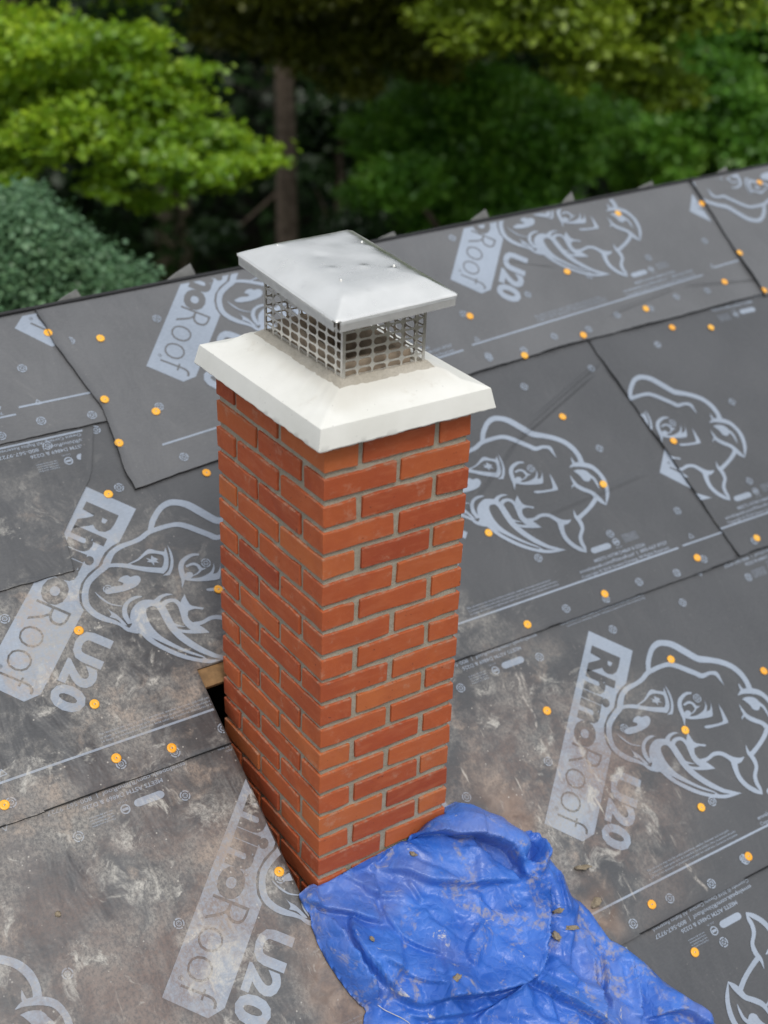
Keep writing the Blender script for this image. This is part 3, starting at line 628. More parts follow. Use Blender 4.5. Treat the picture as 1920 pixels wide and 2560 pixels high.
def clip_print(key, name, pr, part=0):
    if not pr.f: return
    zz = ZS[key]+{'printed_line': .00040, 'printed_text': .00040, 'printed_warning': .00040, 'printed_mark': .0018, 'printed_panel': .0004, 'printed_name': .0009, 'printed_number': .0006, 'printed_emblem': .0014}[name]*.55+.0004
    bm = bmesh.new(); vs = [bm.verts.new((x, y, z*.25+zz)) for x, y, z in pr.v]
    for f in pr.f:
        try: bm.faces.new([vs[i] for i in f])
        except ValueError: pass
    def cut(p, n, clear=True):
        bmesh.ops.bisect_plane(bm, geom=bm.verts[:]+bm.edges[:]+bm.faces[:], dist=1e-6, plane_co=(*p, 0), plane_no=(*n, 0), clear_outer=clear)
    lim = dict(A=(VB+.02, -.37), B=(-.455, .54), C=(.447, 1.59), P=(1.056, 1.59), D=(.452, 1.51), G=(1.492, 3), E=(1.0, 3), R=(1.0, 3))[key]
    cut((0, lim[0]), (0, -1)); cut((0, lim[1]), (0, 1)); cut((UL+.02, 0), (-1, 0)); cut((UR-.02, 0), (1, 0))
    if key in 'GER': cut((-.146, vridge(-.146)-.014), (-.0262, 1))
    if key in 'ER': cut((0, lap0(0)+.012), (.075, -1)) if key == 'E' else cut((2.74, lap0(2.74)), (.02, -1))
    if key == 'E': cut((.022, 0), (-1, 0)); cut((2.73, 0), (1, 0))
    if key == 'R': cut((2.765, 0), (-1, 0))
    if key == 'D': cut((1.872, .46), (-1, -.0577))
    if key == 'C': cut((1.90, 0), (1, 0))
    if key == 'P': cut((-.254, 1.046), (1, -.45)); cut((.0, 0), (1, 0))
    if key == 'G': cut((.06, 0), (1, 0))
    for h, ax in ((HOLE[0]-.004, 0), (HOLE[1]+.004, 0), (HOLE[2]-.004, 1), (HOLE[3]+.004, 1)):
        cut((h, 0) if ax == 0 else (0, h), (1, 0) if ax == 0 else (0, 1), False)
    dead = [f for f in bm.faces if HOLE[0]-.004 < f.calc_center_median().x < HOLE[1]+.004 and HOLE[2]-.004 < f.calc_center_median().y < HOLE[3]+.004]
    bmesh.ops.delete(bm, geom=dead, context='FACES')
    for f in bm.faces:
        f.normal_update()
        if f.normal.z < 0: f.normal_flip()
    if not bm.faces: bm.free(); return
    if name == 'printed_line' and not part:
        cs = [f.calc_center_median().x for f in bm.faces]
        if min(cs) < HOLE[0] and max(cs) > HOLE[1] and any(f.calc_center_median().y < HOLE[3] for f in bm.faces):
            bm.free(); clip_print(key, name, pr, -1); clip_print(key, name, pr, 1); return
    if part: bmesh.ops.delete(bm, geom=[f for f in bm.faces if (f.calc_center_median().x-.2)*part < 0], context='FACES')
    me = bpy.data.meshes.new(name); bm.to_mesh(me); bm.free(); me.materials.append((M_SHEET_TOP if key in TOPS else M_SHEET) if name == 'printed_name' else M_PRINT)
    o = link(bpy.data.objects.new(name, me), SHEETS[key])
    if name in ('printed_text', 'printed_warning', 'printed_name'): o['kind'] = 'stuff'          # lines of lettering too small to pick apart
for key, name, pr in PRINTS: clip_print(key, name, pr)

# ------------------------------------------------------------------ orange cap nails
def lathe(prof, n=20, cap=True):
    V = []; F = []
    for r, z in prof:
        V += [(r*math.cos(2*math.pi*i/n), r*math.sin(2*math.pi*i/n), z) for i in range(n)]
    for k in range(len(prof)-1):
        for i in range(n): F.append((k*n+i, k*n+(i+1) % n, (k+1)*n+(i+1) % n, (k+1)*n+i))
    if cap: F.append(tuple((len(prof)-1)*n+i for i in range(n)))
    return V, F
V, F = lathe([(.0130, 0), (.0132, .0012), (.0122, .0022), (.0062, .0025), (.0050, .0018), (.0024, .0018), (.0021, .0027)], 20)
cap_me = bpy.data.meshes.new('cap_nail'); cap_me.from_pydata(V, [], F); cap_me.polygons.foreach_set('use_smooth', [True]*len(F)); cap_me.materials.append(M_NAIL); cap_me.materials.append(M_NAILHEAD)
for p_ in cap_me.polygons[-21:]: p_.material_index = 1
for k, (x, y) in enumerate([(104, 718), (217, 731), (226, 863), (337, 889), (257, 957), (447, 1019), (235, 1065), (473, 1271), (171, 1360), (205, 1519), (372, 1614), (252, 1636), (10, 1737), (605, 1881), (1335, 461), (1516, 440), (1640, 395), (1597, 547), (1565, 609), (1225, 587), (1015, 683), (1395, 667), (1260, 724), (1453, 706), (1537, 706), (1133, 768), (1217, 898), (1305, 1044), (1456, 951), (1057, 1149), (1636, 1161), (1508, 1203), (1308, 1281), (1141, 1347), (1184, 1533), (1452, 1422), (1483, 1575), (1653, 1447), (1518, 1742), (1620, 1848), (1411, 1952), (1505, 2055), (1650, 628)]):
    q = uv(x*1.15732, y*1.15732, .014); key = sheet_of(*q)
    o = link(bpy.data.objects.new('cap_nail', cap_me), SHEETS[key]); o.location = (q[0], q[1], ZS[key]+.0012)
    o.rotation_euler = (random.uniform(-.06, .06), random.uniform(-.06, .06), random.random()*6)

# ------------------------------------------------------------------ chimney
chim = empty('chimney', (0, 0, -24*H)); tag(chim, 'square red brick chimney stack with grey mortar joints and white concrete crown', 'chimney')
CZ = 24*H
JB = .0165; SL = (WX-JB)/2; SW = (WX-SL-2*JB)/2          # joint, brick length and width
def brick_mesh(seed):
    rnd = random.Random(seed); bm = bmesh.new(); bmesh.ops.create_cube(bm, size=1)
    for v in bm.verts: v.co = Vector((v.co.x*SL, v.co.y*SW, v.co.z*.0524))
    longs = [e for e in bm.edges if abs((e.verts[0].co-e.verts[1].co).x) > .1]; bmesh.ops.subdivide_edges(bm, edges=longs, cuts=3)
    sh = [e for e in bm.edges if abs((e.verts[0].co-e.verts[1].co).y) > .05 and abs(e.verts[0].co.x) > .085]; bmesh.ops.subdivide_edges(bm, edges=sh, cuts=1, use_grid_fill=True)
    for v in bm.verts:
        v.co += Vector((rnd.uniform(-.0016, .0016), rnd.uniform(-.0009, .0009), rnd.uniform(-.0019, .0019)))
    bm.normal_update(); ed = [e for e in bm.edges if len(e.link_faces) == 2 and e.calc_face_angle(0) > 1.0]
    bmesh.ops.bevel(bm, geom=ed, offset=.0028, segments=2, affect='EDGES', profile=.6)
    me = bpy.data.meshes.new('brick'); bm.to_mesh(me); bm.free(); me.materials.append(M_BRICK)
    return me
BM = [brick_mesh(s) for s in range(9)]
hl, hw = SL/2, SW/2
for k in range(0, 23):
    zc = -k*H + .0288 + CZ; q2 = SL+JB
    if k % 2 == 0:
        rows = [(hw, hl, 1), (hw, q2+hl, 1), (hl, WY-hw, 0), (SW+JB+hl, hw, 0), (WX-hw, hl, 1), (WX-hw, q2+hl, 1), (WX-hl, WY-hw, 0)]
    else:
        rows = [(hl, hw, 0), (WX-hl, hw, 0), (hw, SW+JB+hl, 1), (hw, WY-hl, 1), (WX-hw, SW+JB+hl, 1), (WX-hw, WY-hl, 1), (SW+JB+hl, WY-hw, 0)]
    for x, y, rt in rows:
        o = link(bpy.data.objects.new('brick', random.choice(BM)), chim)
        o.location = (x+random.uniform(-.001, .001), y+random.uniform(-.001, .001), zc+random.uniform(-.0012, .0012))
        o.rotation_euler = (random.choice((0, math.pi))+random.uniform(-.005, .005), random.uniform(-.006, .006), (math.pi/2 if rt else 0)+random.choice((0, math.pi))+random.uniform(-.004, .004))
def mortar_core():
    V = []; F = []; st = .0085; ins = .0066
    z0, z1 = -22.6*H+CZ, .0745+CZ; nz = int((z1-z0)/st)
    per = []
    for (ax, ay, bx, by) in ((ins, ins, WX-ins, ins), (WX-ins, ins, WX-ins, WY-ins), (WX-ins, WY-ins, ins, WY-ins), (ins, WY-ins, ins, ins)):
        n = int(math.hypot(bx-ax, by-ay)/st)
        per += [(ax+(bx-ax)*i/n, ay+(by-ay)*i/n, (by-ay), -(bx-ax), math.hypot(bx-ax, by-ay), i == 0) for i in range(n)]
    n = len(per)
    for j in range(nz+1):
        z = z0+(z1-z0)*j/nz
        for x, y, nx, ny, l, c in per:
            d = .0014*mnoise.fractal(Vector((x*40, y*40, z*40)), 1, 2, 3)
            V.append((x+nx/l*d, y+ny/l*d, z))
    for j in range(nz):
        for i in range(n): F.append((j*n+i, j*n+(i+1) % n, (j+1)*n+(i+1) % n, (j+1)*n+i))
    F.append(tuple(reversed(range(n)))); F.append(tuple(nz*n+i for i in range(n)))
    return mesh_obj('mortar', V, F, M_MORTAR, chim, True)
mortar_core()
# stack below the bricks, down inside the attic
mesh_obj('lower_stack', [(x, y, z) for z in (-4.5, .1) for x, y in ((.01, .01), (WX-.01, .01), (WX-.01, WY-.01), (.01, WY-.01))], [(3, 2, 1, 0), (4, 5, 6, 7), (0, 1, 5, 4), (1, 2, 6, 5), (2, 3, 7, 6), (3, 0, 4, 7)], M_MORTAR, chim)
# crown: cast slab, sloped top, chipped lower arris
def loft_rect(rings, nseg, jit):
    """rings: list of (x0,x1,y0,y1,z, jitter) -> verts, faces"""
    V = []; F = []
    for r, (x0, x1, y0, y1, z, jj) in enumerate(rings):
        cs = [(x0, y0), (x1, y0), (x1, y1), (x0, y1)]
        for s in range(4):
            a, b = cs[s], cs[(s+1) % 4]
            for i in range(nseg):
                t = i/nseg; x, y = a[0]+(b[0]-a[0])*t, a[1]+(b[1]-a[1])*t
                q = Vector((x*60, y*60, z*20+r*.2)); big = Vector((x*14, y*14, r*.1))
                V.append((x+jj*mnoise.noise(q+Vector((9, 0, 0))), y+jj*mnoise.noise(q+Vector((0, 9, 0))), z+jj*1.3*mnoise.noise(q)+jj*.8*mnoise.noise(big)))
    n = nseg*4
    for r in range(len(rings)-1):
        for i in range(n): F.append((r*n+i, r*n+(i+1) % n, (r+1)*n+(i+1) % n, (r+1)*n+i))
    return V, F, n
def rr(o, z, j): return (-o, WX+o, -o, WY+o, z+CZ, j)
BX, BY, BW, BD, BZ = .0985, .0890, .2185, .342, .168
ins_ = lambda d, z, j: (BX-d, BX+BW+d, BY-d, BY+BD+d, z+CZ, j)
V, F, n = loft_rect([rr(-.01, .071, 0), rr(.030, .0765, .0014), rr(.0362, .0765, .0016), rr(.0376, .0795, .0009), rr(.0352, .0900, .0003), rr(.0285, .1205, .0002), rr(.0272, .1250, .0002), rr(.0245, .1270, .0002), rr(-.02, .1385, .0008), ins_(.035, .157, .0012), ins_(-.02, .166, .001), ins_(-.025, .12, 0)], 70, 0)
crown = mesh_obj('crown', [(x, y, z) for x, y, z in V], F, M_CROWN, chim, True)
me = crown.data
for p in me.polygons: p.use_smooth = True
bm = bmesh.new(); bm.from_mesh(me); bm.normal_update()
for e in bm.edges: e.smooth = not (len(e.link_faces) == 2 and e.calc_face_angle(0) > .55)
bm.to_mesh(me); bm.free()
V, F, n = loft_rect([ins_(.021, .1585, .0015), ins_(.013, .164, .002), ins_(.006, .171, .003), ins_(-.004, .173, .002), ins_(-.012, .160, 0)], 60, 0)
mesh_obj('mortar_fillet', V, F, M_FILLET, chim, True)
fl = .022
V, F, n = loft_rect([ins_(-fl, .10, 0), ins_(-fl, .196, .001), ins_(-fl-.003, .199, .001), ins_(-fl-.017, .199, .001), ins_(-fl-.020, .196, .001), ins_(-fl-.020, -.4, 0)], 10, 0)
mesh_obj('flue_liner', V, F, M_FLUE, chim, False)

# ------------------------------------------------------------------ steel cap on the crown
cap = empty('flue_cover', (0, 0, BZ)); tag(cap, 'stainless steel chimney cap with perforated sides and low hipped lid on crown', 'chimney cap')
def screen(w, h, cw, ch, hwid, hhei, flip):
    """sheet w x h in the XZ plane with rounded oblong holes; cell cw x ch; th thick"""
    V = []; F = []; th = .0009; NA = 5
    nx = int(math.ceil(w/cw)); nz = int(math.ceil(h/ch))
    def clampx(x): return min(max(x, 0), w)
    r = min(hwid, hhei)/2*.98; 
    hole = []
    for (cx, cz, a0) in ((hwid/2-r, hhei/2-r, 0), (-hwid/2+r, hhei/2-r, 90), (-hwid/2+r, -hhei/2+r, 180), (hwid/2-r, -hhei/2+r, 270)):
        for i in range(NA): a = math.radians(a0+90*i/(NA-1)); hole.append((cx+r*math.cos(a), cz+r*math.sin(a)))
    m = len(hole); outer = []
    for x, z in hole:
        k = min((cw/2)/abs(x) if abs(x) > 1e-9 else 1e9, (ch/2)/abs(z) if abs(z) > 1e-9 else 1e9); outer.append((x*k, z*k))
    for q, (sx, sz) in enumerate(((1, 1), (-1, 1), (-1, -1), (1, -1))): outer[q*NA+NA//2] = (sx*cw/2, sz*ch/2)
    for iz in range(nz):
        for ix in range(nx):
            cx, cz = (ix+.5)*cw - (.5*cw if flip else 0)*0, (iz+.5)*ch
            b = len(V)
            for y in (0, th):
                V += [(clampx(cx+x), y, min(cz+z, h)) for x, z in outer]; V += [(clampx(cx+x), y, min(cz+z, h)) for x, z in hole]
            for i in range(m):
                j = (i+1) % m
                F.append((b+i, b+m+i, b+m+j, b+j)); F.append((b+2*m+i, b+2*m+j, b+3*m+j, b+3*m+i))
                F.append((b+m+i, b+3*m+i, b+3*m+j, b+m+j))
    return V, F
SH = .150
def add_panel(w, loc, rz):
    n = w/.0392; V, F = screen(w, SH, .0392, .0215, .0350, .0172, False)
    bm = bmesh.new(); vs = [bm.verts.new(v) for v in V]
    for f in F:
        try: bm.faces.new([vs[i] for i in f])
        except ValueError: pass
    bmesh.ops.dissolve_degenerate(bm, dist=1e-5, edges=bm.edges[:])
    me = bpy.data.meshes.new('side_screen'); bm.to_mesh(me); bm.free(); me.materials.append(M_SCREEN)
    o = link(bpy.data.objects.new('side_screen', me), cap); o.location = loc; o.rotation_euler = (0, 0, rz); return o
add_panel(BW, (BX, BY, .0), 0); add_panel(BD, (BX, BY+BD, .0), -math.pi/2)
add_panel(BD, (BX+BW, BY, .0), math.pi/2); add_panel(BW, (BX+BW, BY+BD, .0), math.pi)
for sx, sy in ((0, 0), (1, 0), (0, 1), (1, 1)):
    x, y = BX+sx*BW, BY+sy*BD; dx, dy = (1-2*sx)*.0065, (1-2*sy)*.0065; t = .0012; ex, ey = -(1-2*sx)*t, -(1-2*sy)*t
    P = [(x+ex, y+ey), (x+dx, y+ey), (x+dx, y-ey*.2), (x-ex*.2, y-ey*.2), (x-ex*.2, y+dy), (x+ex, y+dy)]
    V = [(a, b, 0) for a, b in P]+[(a, b, SH) for a, b in P]
    F = [(0, 1, 2, 3), (0, 3, 4, 5), (6, 9, 8, 7), (6, 11, 10, 9)]+[(i, (i+1) % 6, (i+1) % 6+6, i+6) for i in range(6)]
    mesh_obj('corner_strip', V, F, M_SCREEN, cap)
# lid: tilted a little towards the camera; creased corners, hemmed edge, skirt that stops short of the corners
LX, LY, LW, LD = .2065, .2550, .3174, .4312
lid = link(bpy.data.objects.new('lid', bpy.data.meshes.new('lid')), cap)
def lidz(x, y): return .3455-BZ + .0277*(x-LX)+.0630*(y-LY)
def lidh(d):
    t = max(0, d)/.058; return .033*(t if t < .75 else .75+.25*(1-math.exp(-(t-.75)/.25)))
def lid_mesh():
    nx, ny = 66, 88; V = []; F = []
    for j in range(ny+1):
        for i in range(nx+1):
            x, y = LX+LW*(i/nx-.5), LY+LD*(j/ny-.5)
            dx, dy = LW/2-abs(x-LX), LD/2-abs(y-LY); d = min(dx, dy*.95)
            # soft min across the corner crease, then the facet flattens into the top
            hgt = lidh(d)
            hgt += .0010*mnoise.noise(Vector((x*16, y*16, 2)))*min(1, d/.03)
            for (bx, by, a, s) in ((.12, .40, .0018, .008), (.17, .30, -.0015, .012), (.22, .20, .0018, .007), (.27, .16, .002, .007), (.24, .35, -.0014, .02), (.15, .22, .0014, .009), (.30, .30, .0012, .01)):
                hgt += a*math.exp(-((x-bx)**2+(y-by)**2)/(2*s*s))
            V.append((x, y, lidz(x, y)+hgt))
    n1 = nx+1
    for j in range(ny):
        for i in range(nx): F.append((j*n1+i, j*n1+i+1, (j+1)*n1+i+1, (j+1)*n1+i))
    n = len(V); V += [(x, y, z-.0009) for x, y, z in V]; m = len(F); F += [tuple(k+n for k in reversed(f)) for f in F[:m]]
    bd = [i for i in range(nx)]+[i*n1+nx for i in range(ny)]+[ny*n1+i for i in range(nx, 0, -1)]+[j*n1 for j in range(ny, 0, -1)]
    for a, b in zip(bd, bd[1:]+bd[:1]): F.append((b, a, a+n, b+n))
    return V, F
V, F = lid_mesh(); lid.data.from_pydata(V, [], F); lid.data.materials.append(M_STEEL)
lid.data.polygons.foreach_set('use_smooth', [True]*len(F))
def hem(a, b, inn):
    """rolled hem and skirt under one lid edge from a to b; inn = inward direction"""
    a, b, inn = np.array(a), np.array(b), np.array(inn)
    prof = [(0, -.0002), (-.0016, -.0012), (-.0020, -.0034), (-.0008, -.0055), (.0022, -.0064), (.0014, -.0088), (.0020, -.0098), (.0028, -.0270), (.0038, -.0270), (.0036, -.0072), (.006, -.003), (.006, -.0002)]
    V = []; N = 24
    for i in range(N+1):
        p = a+(b-a)*i/N; z = lidz(p[0], p[1]); w = .0007*mnoise.noise(Vector((p[0]*9, p[1]*9, 4)))
        V += [(p[0]+inn[0]*(o+w), p[1]+inn[1]*(o+w), z+h) for o, h in prof]
    m = len(prof); F = [(i*m+k, i*m+(k+1) % m, (i+1)*m+(k+1) % m, (i+1)*m+k) for i in range(N) for k in range(m)]
    F += [tuple(reversed(range(m))), tuple(N*m+k for k in range(m))]
    return mesh_obj('skirt', V, F, M_SKIRT, lid, False)
x0, x1, y0, y1 = LX-LW/2, LX+LW/2, LY-LD/2, LY+LD/2; g = .013
hem((x0+g, y0), (x1-.004, y0), (0, 1)); hem((x1, y0+.004), (x1, y1-.004), (-1, 0)); hem((x1-.004, y1), (x0+.004, y1), (0, -1)); hem((x0, y1-.004), (x0, y0+g), (1, 0))
V, F = lathe([(.0035, 0), (.0035, .001), (.0028, .0022), (.0012, .0027)], 10)
for x, y in ((.115, .40), (.285, .175), (.30, .33), (.135, .16)):
    d = min(LW/2-abs(x-LX), .95*(LD/2-abs(y-LY))); zz = lidz(x, y)+lidh(d)
    s = mesh_obj('rivet', V, F, M_STEEL, lid, True); s.location = (x, y, zz-.0004)

# ------------------------------------------------------------------ blue tarp, crumpled at the foot of the chimney
def tarp():
    px = [(740+x/2.765, 1960+y/2.765) for x, y in [(30, 750), (100, 690), (220, 650), (300, 580), (450, 460), (600, 370), (720, 340), (850, 260), (960, 200), (1040, 150), (1110, 112), (1200, 130), (1300, 190), (1430, 250), (1500, 312)]]
    px += [(1240+x/3.318, 2060+y/3.318) for x, y in [(165, 66), (240, 60), (320, 85), (370, 150), (400, 230), (500, 330), (580, 430), (610, 510), (640, 590), (720, 640), (800, 720), (880, 840), (960, 950), (1080, 1010), (1250, 1140), (1400, 1290), (1550, 1400), (1659, 1480)]]
    px += [(1860, 2620), (1960, 2760), (1700, 2900), (1300, 2930), (960, 2830), (905, 2640)]
    px += [(740+x/2.765, 2240+y/2.765) for x, y in [(475, 885), (480, 820), (505, 770), (460, 755), (380, 670), (300, 560), (220, 440), (160, 320), (115, 200), (110, 130), (60, 60), (30, 0)]]
    poly = np.array([uv(x, y, .022) for x, y in px])
    def inside(P):
        r = np.zeros(len(P), bool); n = len(poly)
        for i in range(n):
            a, b = poly[i], poly[i-1]; c = (a[1] > P[:, 1]) != (b[1] > P[:, 1])
            r ^= c & (P[:, 0] < (b[0]-a[0])*(P[:, 1]-a[1])/(b[1]-a[1]+1e-12)+a[0])
        return r
    def near(P, line, closed):
        L_ = np.array(line); best = np.full(len(P), 9.); bp = np.zeros((len(P), 2)); bt = np.zeros(len(P))
        n = len(L_); rng = range(n) if closed else range(n-1)
        for i in rng:
            a, b = L_[i], L_[(i+1) % n]; d = b-a; t = np.clip(((P-a)@d)/(d@d+1e-12), 0, 1); q = a+t[:, None]*d
            e = np.linalg.norm(P-q, axis=1); m = e < best; best[m] = e[m]; bp[m] = q[m]; bt[m] = (i+t[m])/max(1, n-1)
        return best, bp, bt
    st = .0052
    lo, hi = poly.min(0)-.02, poly.max(0)+.02; nu, nv = int((hi[0]-lo[0])/st), int((hi[1]-lo[1])/st)
    nu -= nu % 4; nv -= nv % 4
    gu, gv = np.meshgrid(lo[0]+st*np.arange(nu+1), lo[1]+st*np.arange(nv+1)); G = np.stack([gu.ravel(), gv.ravel()], 1)
    ins = inside(G); bd, bp, _ = near(G, poly, True)
    # height built up from the folds seen in the photograph
    hb = .016*(1-np.exp(-(bd/.014)))+.026*(1-np.exp(-(bd/.05)))
    hb *= .75+.5*np.clip((G[:, 1]-.02)/-.5, 0, 1)
    def sdist(line):
        """signed distance (left of the walking direction positive) and place along a polyline"""
        L_ = smooth_line([uv(x, y, .03) for x, y in line], 5); d, q, t = near(G, L_, False)
        i = np.clip((t*(len(L_)-1)).astype(int), 0, len(L_)-2); tg = L_[i+1]-L_[i]
        s_ = np.sign(tg[:, 0]*(G[:, 1]-q[:, 1])-tg[:, 1]*(G[:, 0]-q[:, 0])); nr = np.stack([-tg[:, 1], tg[:, 0]], 1)/(np.linalg.norm(tg, axis=1)[:, None]+1e-9)
        return d*s_, t, nr
    edge = np.clip(bd/.014, 0, 1); shift = np.zeros_like(G)
    STEP = [  # folds that lie over the cloth beside them: line (photo px), side that lies higher (+1 left of the line), rise, how far it fades, overhang
        ([(985, 2088), (1040, 2078), (1130, 2082), (1200, 2088), (1265, 2110), (1298, 2155), (1312, 2208)], 1, .066, .055, .030),
        ([(1312, 2200), (1338, 2262), (1346, 2330), (1340, 2395), (1332, 2440)], -1, .046, .05, .010),
        ([(1335, 2436), (1280, 2462), (1210, 2482), (1120, 2500), (1040, 2518)], -1, .050, .05, .014),
        ([(885, 2285), (880, 2330), (903, 2390), (950, 2450), (1000, 2500), (1045, 2525)], 1, .036, .04, .010),
        ([(785, 2268), (830, 2330), (870, 2400), (915, 2470), (948, 2516)], -1, .036, .03, .008),
        ([(740, 2236), (800, 2260), (870, 2272), (910, 2290), (968, 2306)], 1, .032, .04, .010),
        ([(962, 2236), (972, 2290), (1000, 2340), (1050, 2375), (1128, 2404)], 1, .016, .04, .006),
        ([(905, 2160), (1000, 2172), (1040, 2192), (1075, 2208), (1140, 2214), (1220, 2210), (1300, 2214)], 1, .026, .045, .006),
        ([(1305, 2436), (1380, 2490), (1450, 2532), (1520, 2592), (1600, 2680)], 1, .055, .05, .012),
        ([(930, 2400), (975, 2430), (1040, 2462), (1110, 2482)], 1, .016, .03, .006),
        ([(1560, 2368), (1575, 2440), (1582, 2500), (1590, 2560)], -1, .026, .03, .008), ([(1470, 2380), (1482, 2450), (1478, 2560)], -1, .024, .03, .006),
        ([(1515, 2372), (1520, 2460), (1512, 2545)], 1, .022, .025, .006), ([(1600, 2545), (1690, 2530), (1760, 2580)], 1, .03, .03, .008),
        ([(1000, 2540), (1100, 2548), (1230, 2510), (1300, 2470)], 1, .02, .03, .006), ([(1180, 2560), (1260, 2500), (1310, 2460)], -1, .03, .03, .006),
        ([(1400, 2170), (1395, 2240), (1410, 2300)], 1, .014, .03, .004), ([(1140, 2130), (1210, 2150), (1290, 2215)], -1, .014, .03, .004),
        ([(850, 2175), (905, 2200), (940, 2230), (1010, 2240)], 1, .014, .02, .005), ([(1020, 2195), (1045, 2235), (1055, 2260)], 1, .014, .02, .004), ([(1210, 2300), (1160, 2380), (1180, 2430)], 1, .008, .04, .003)]
    for ln, sd_, a, w, ov in STEP:
        sdv, t, nr = sdist(ln); x = sdv*sd_; fade = np.clip(np.sin(np.pi*np.clip(t, .03, .97))*1.8, 0, 1)*edge
        prof = np.where(x > 0, np.exp(-x/w), np.exp(-(x/.0055)**2)) - .35*np.where(x < 0, (1-np.exp(-(x/.006)**2))*np.exp(x/.018), 0)
        hb += 1.2*a*prof*fade; k = np.where(x > 0, np.exp(-(x/.014)**2), np.exp(-(x/.006)**2))*fade*ov*sd_
        shift -= nr*k[:, None]
    for ln, a, w in [([(1215, 2120), (1255, 2138), (1285, 2178)], -.085, .028), ([(1292, 2084), (1325, 2078), (1350, 2100), (1352, 2142), (1338, 2180)], .046, .012), ([(1316, 2108), (1326, 2132), (1314, 2168)], -.075, .016),
                     ([(1372, 2200), (1380, 2300), (1385, 2400)], .018, .04), ([(1500, 2385), (1500, 2470)], .016, .012), ([(1545, 2380), (1552, 2500)], .016, .012), ([(1110, 2030), (1200, 2045), (1260, 2075)], .014, .04)]:
        d, _, t = near(G, [uv(x, y, .03) for x, y in ln], False)
        hb += a*np.exp(-(d/w)**2)*edge*np.clip(np.sin(np.pi*np.clip(t, .05, .95))*2, 0, 1)
    cen = np.array(uv(1110, 2330, .05)); hb += .022*np.exp(-((G[:, 0]-cen[0])**2+(G[:, 1]-cen[1])**2)/(2*.10**2))*np.clip(bd/.05, 0, 1)
    def facets(n, amp, rot, squash, seed):
        """creased sheet: random points, flat triangles between them, so every fold line is sharp"""
        rs = np.random.default_rng(seed); c_, s_ = math.cos(rot), math.sin(rot); RM = np.array([[c_, s_], [-s_*squash, c_*squash]])
        GG = G@RM.T; lo_, hi_ = GG.min(0)-.05, GG.max(0)+.05; pts = lo_+rs.random((n, 2))*(hi_-lo_)
        pts = np.concatenate([pts, [lo_, hi_, (lo_[0], hi_[1]), (hi_[0], lo_[1])]]); hz = rs.normal(0, amp, len(pts))
        vo, _, tr, *_r = delaunay_2d_cdt([Vector(p) for p in pts], [], [], 0, 1e-7); vo = np.array([tuple(v) for v in vo])
        out = np.zeros(len(GG)); Gx = GG[:, 0]; order = np.argsort(Gx); xs = Gx[order]
        for t in tr:
            a_, b_, c3 = vo[t[0]], vo[t[1]], vo[t[2]]; i0, i1 = np.searchsorted(xs, [min(a_[0], b_[0], c3[0]), max(a_[0], b_[0], c3[0])]); ii = order[i0:i1]
            if len(ii) == 0: continue
            P = GG[ii]; y0, y1 = min(a_[1], b_[1], c3[1]), max(a_[1], b_[1], c3[1]); k = (P[:, 1] >= y0) & (P[:, 1] <= y1); ii = ii[k]; P = P[k]
            if len(ii) == 0: continue
            d_ = (b_[1]-c3[1])*(a_[0]-c3[0])+(c3[0]-b_[0])*(a_[1]-c3[1])
            if abs(d_) < 1e-12: continue
            w0 = ((b_[1]-c3[1])*(P[:, 0]-c3[0])+(c3[0]-b_[0])*(P[:, 1]-c3[1]))/d_; w1 = ((c3[1]-a_[1])*(P[:, 0]-c3[0])+(a_[0]-c3[0])*(P[:, 1]-c3[1]))/d_; w2 = 1-w0-w1
            k = (w0 >= -1e-6) & (w1 >= -1e-6) & (w2 >= -1e-6); out[ii[k]] = (w0*hz[t[0]]+w1*hz[t[1]]+w2*hz[t[2]])[k]
        return out
    cr = facets(90, .020, .9, .36, 3)+facets(260, .0150, -.6, .36, 5)+facets(950, .0075, .7, .36, 8)+facets(3400, .0024, 1.1, .45, 9)
    hb += cr*np.clip(bd/.035, 0, 1)**1.3
    hb = np.maximum(hb, .004)
    hb[~ins] = .004; flat = G+shift; flat[~ins] = bp[~ins]
    n1 = nu+1; X = np.concatenate([flat, hb[:, None]], 1).reshape(nv+1, n1, 3)
    act = ins.reshape(nv+1, n1)
    P2 = X.reshape(-1, 3)
    P2[:, 2] += .0065
    used = np.zeros((nv+1)*n1, bool); Q = []
    A = act
    for j in range(nv):
        a = A[j, :-1] | A[j, 1:] | A[j+1, :-1] | A[j+1, 1:]
        for i in np.nonzero(a)[0]: Q.append((j*n1+i, j*n1+i+1, (j+1)*n1+i+1, (j+1)*n1+i))
    Q = np.array(Q); used[Q.ravel()] = True; idx = -np.ones(len(used), int); idx[used] = np.arange(used.sum())
    V = P2[used]; Q = idx[Q]
    Wd = RO[None]+V[:, :1]*RU+V[:, 1:2]*RV+V[:, 2:]*RN
    # keep out of the chimney: cloth lies against the face
    ic = (Wd[:, 0] > -.004) & (Wd[:, 0] < WX+.004) & (Wd[:, 1] > -.004) & (Wd[:, 1] < .2); Wd[ic, 1] = -.004
    base = rw(.4, -.5, 0)
    me = np_mesh('tarp', Wd-base, Q, M_TARP, True); o = bpy.data.objects.new('tarp', me); o.location = tuple(base); link(o)
    tag(o, 'crumpled blue plastic tarp spread on roof at foot of brick chimney', 'tarp')
    return o, V
tarp_o, TV = tarp()
def tarp_h(u, v):
    d = (TV[:, 0]-u)**2+(TV[:, 1]-v)**2; return float(TV[np.argsort(d)[:6], 2].max())
sm_ = tarp_o.modifiers.new('thickness', 'SOLIDIFY'); sm_.thickness = .0012; sm_.offset = -1

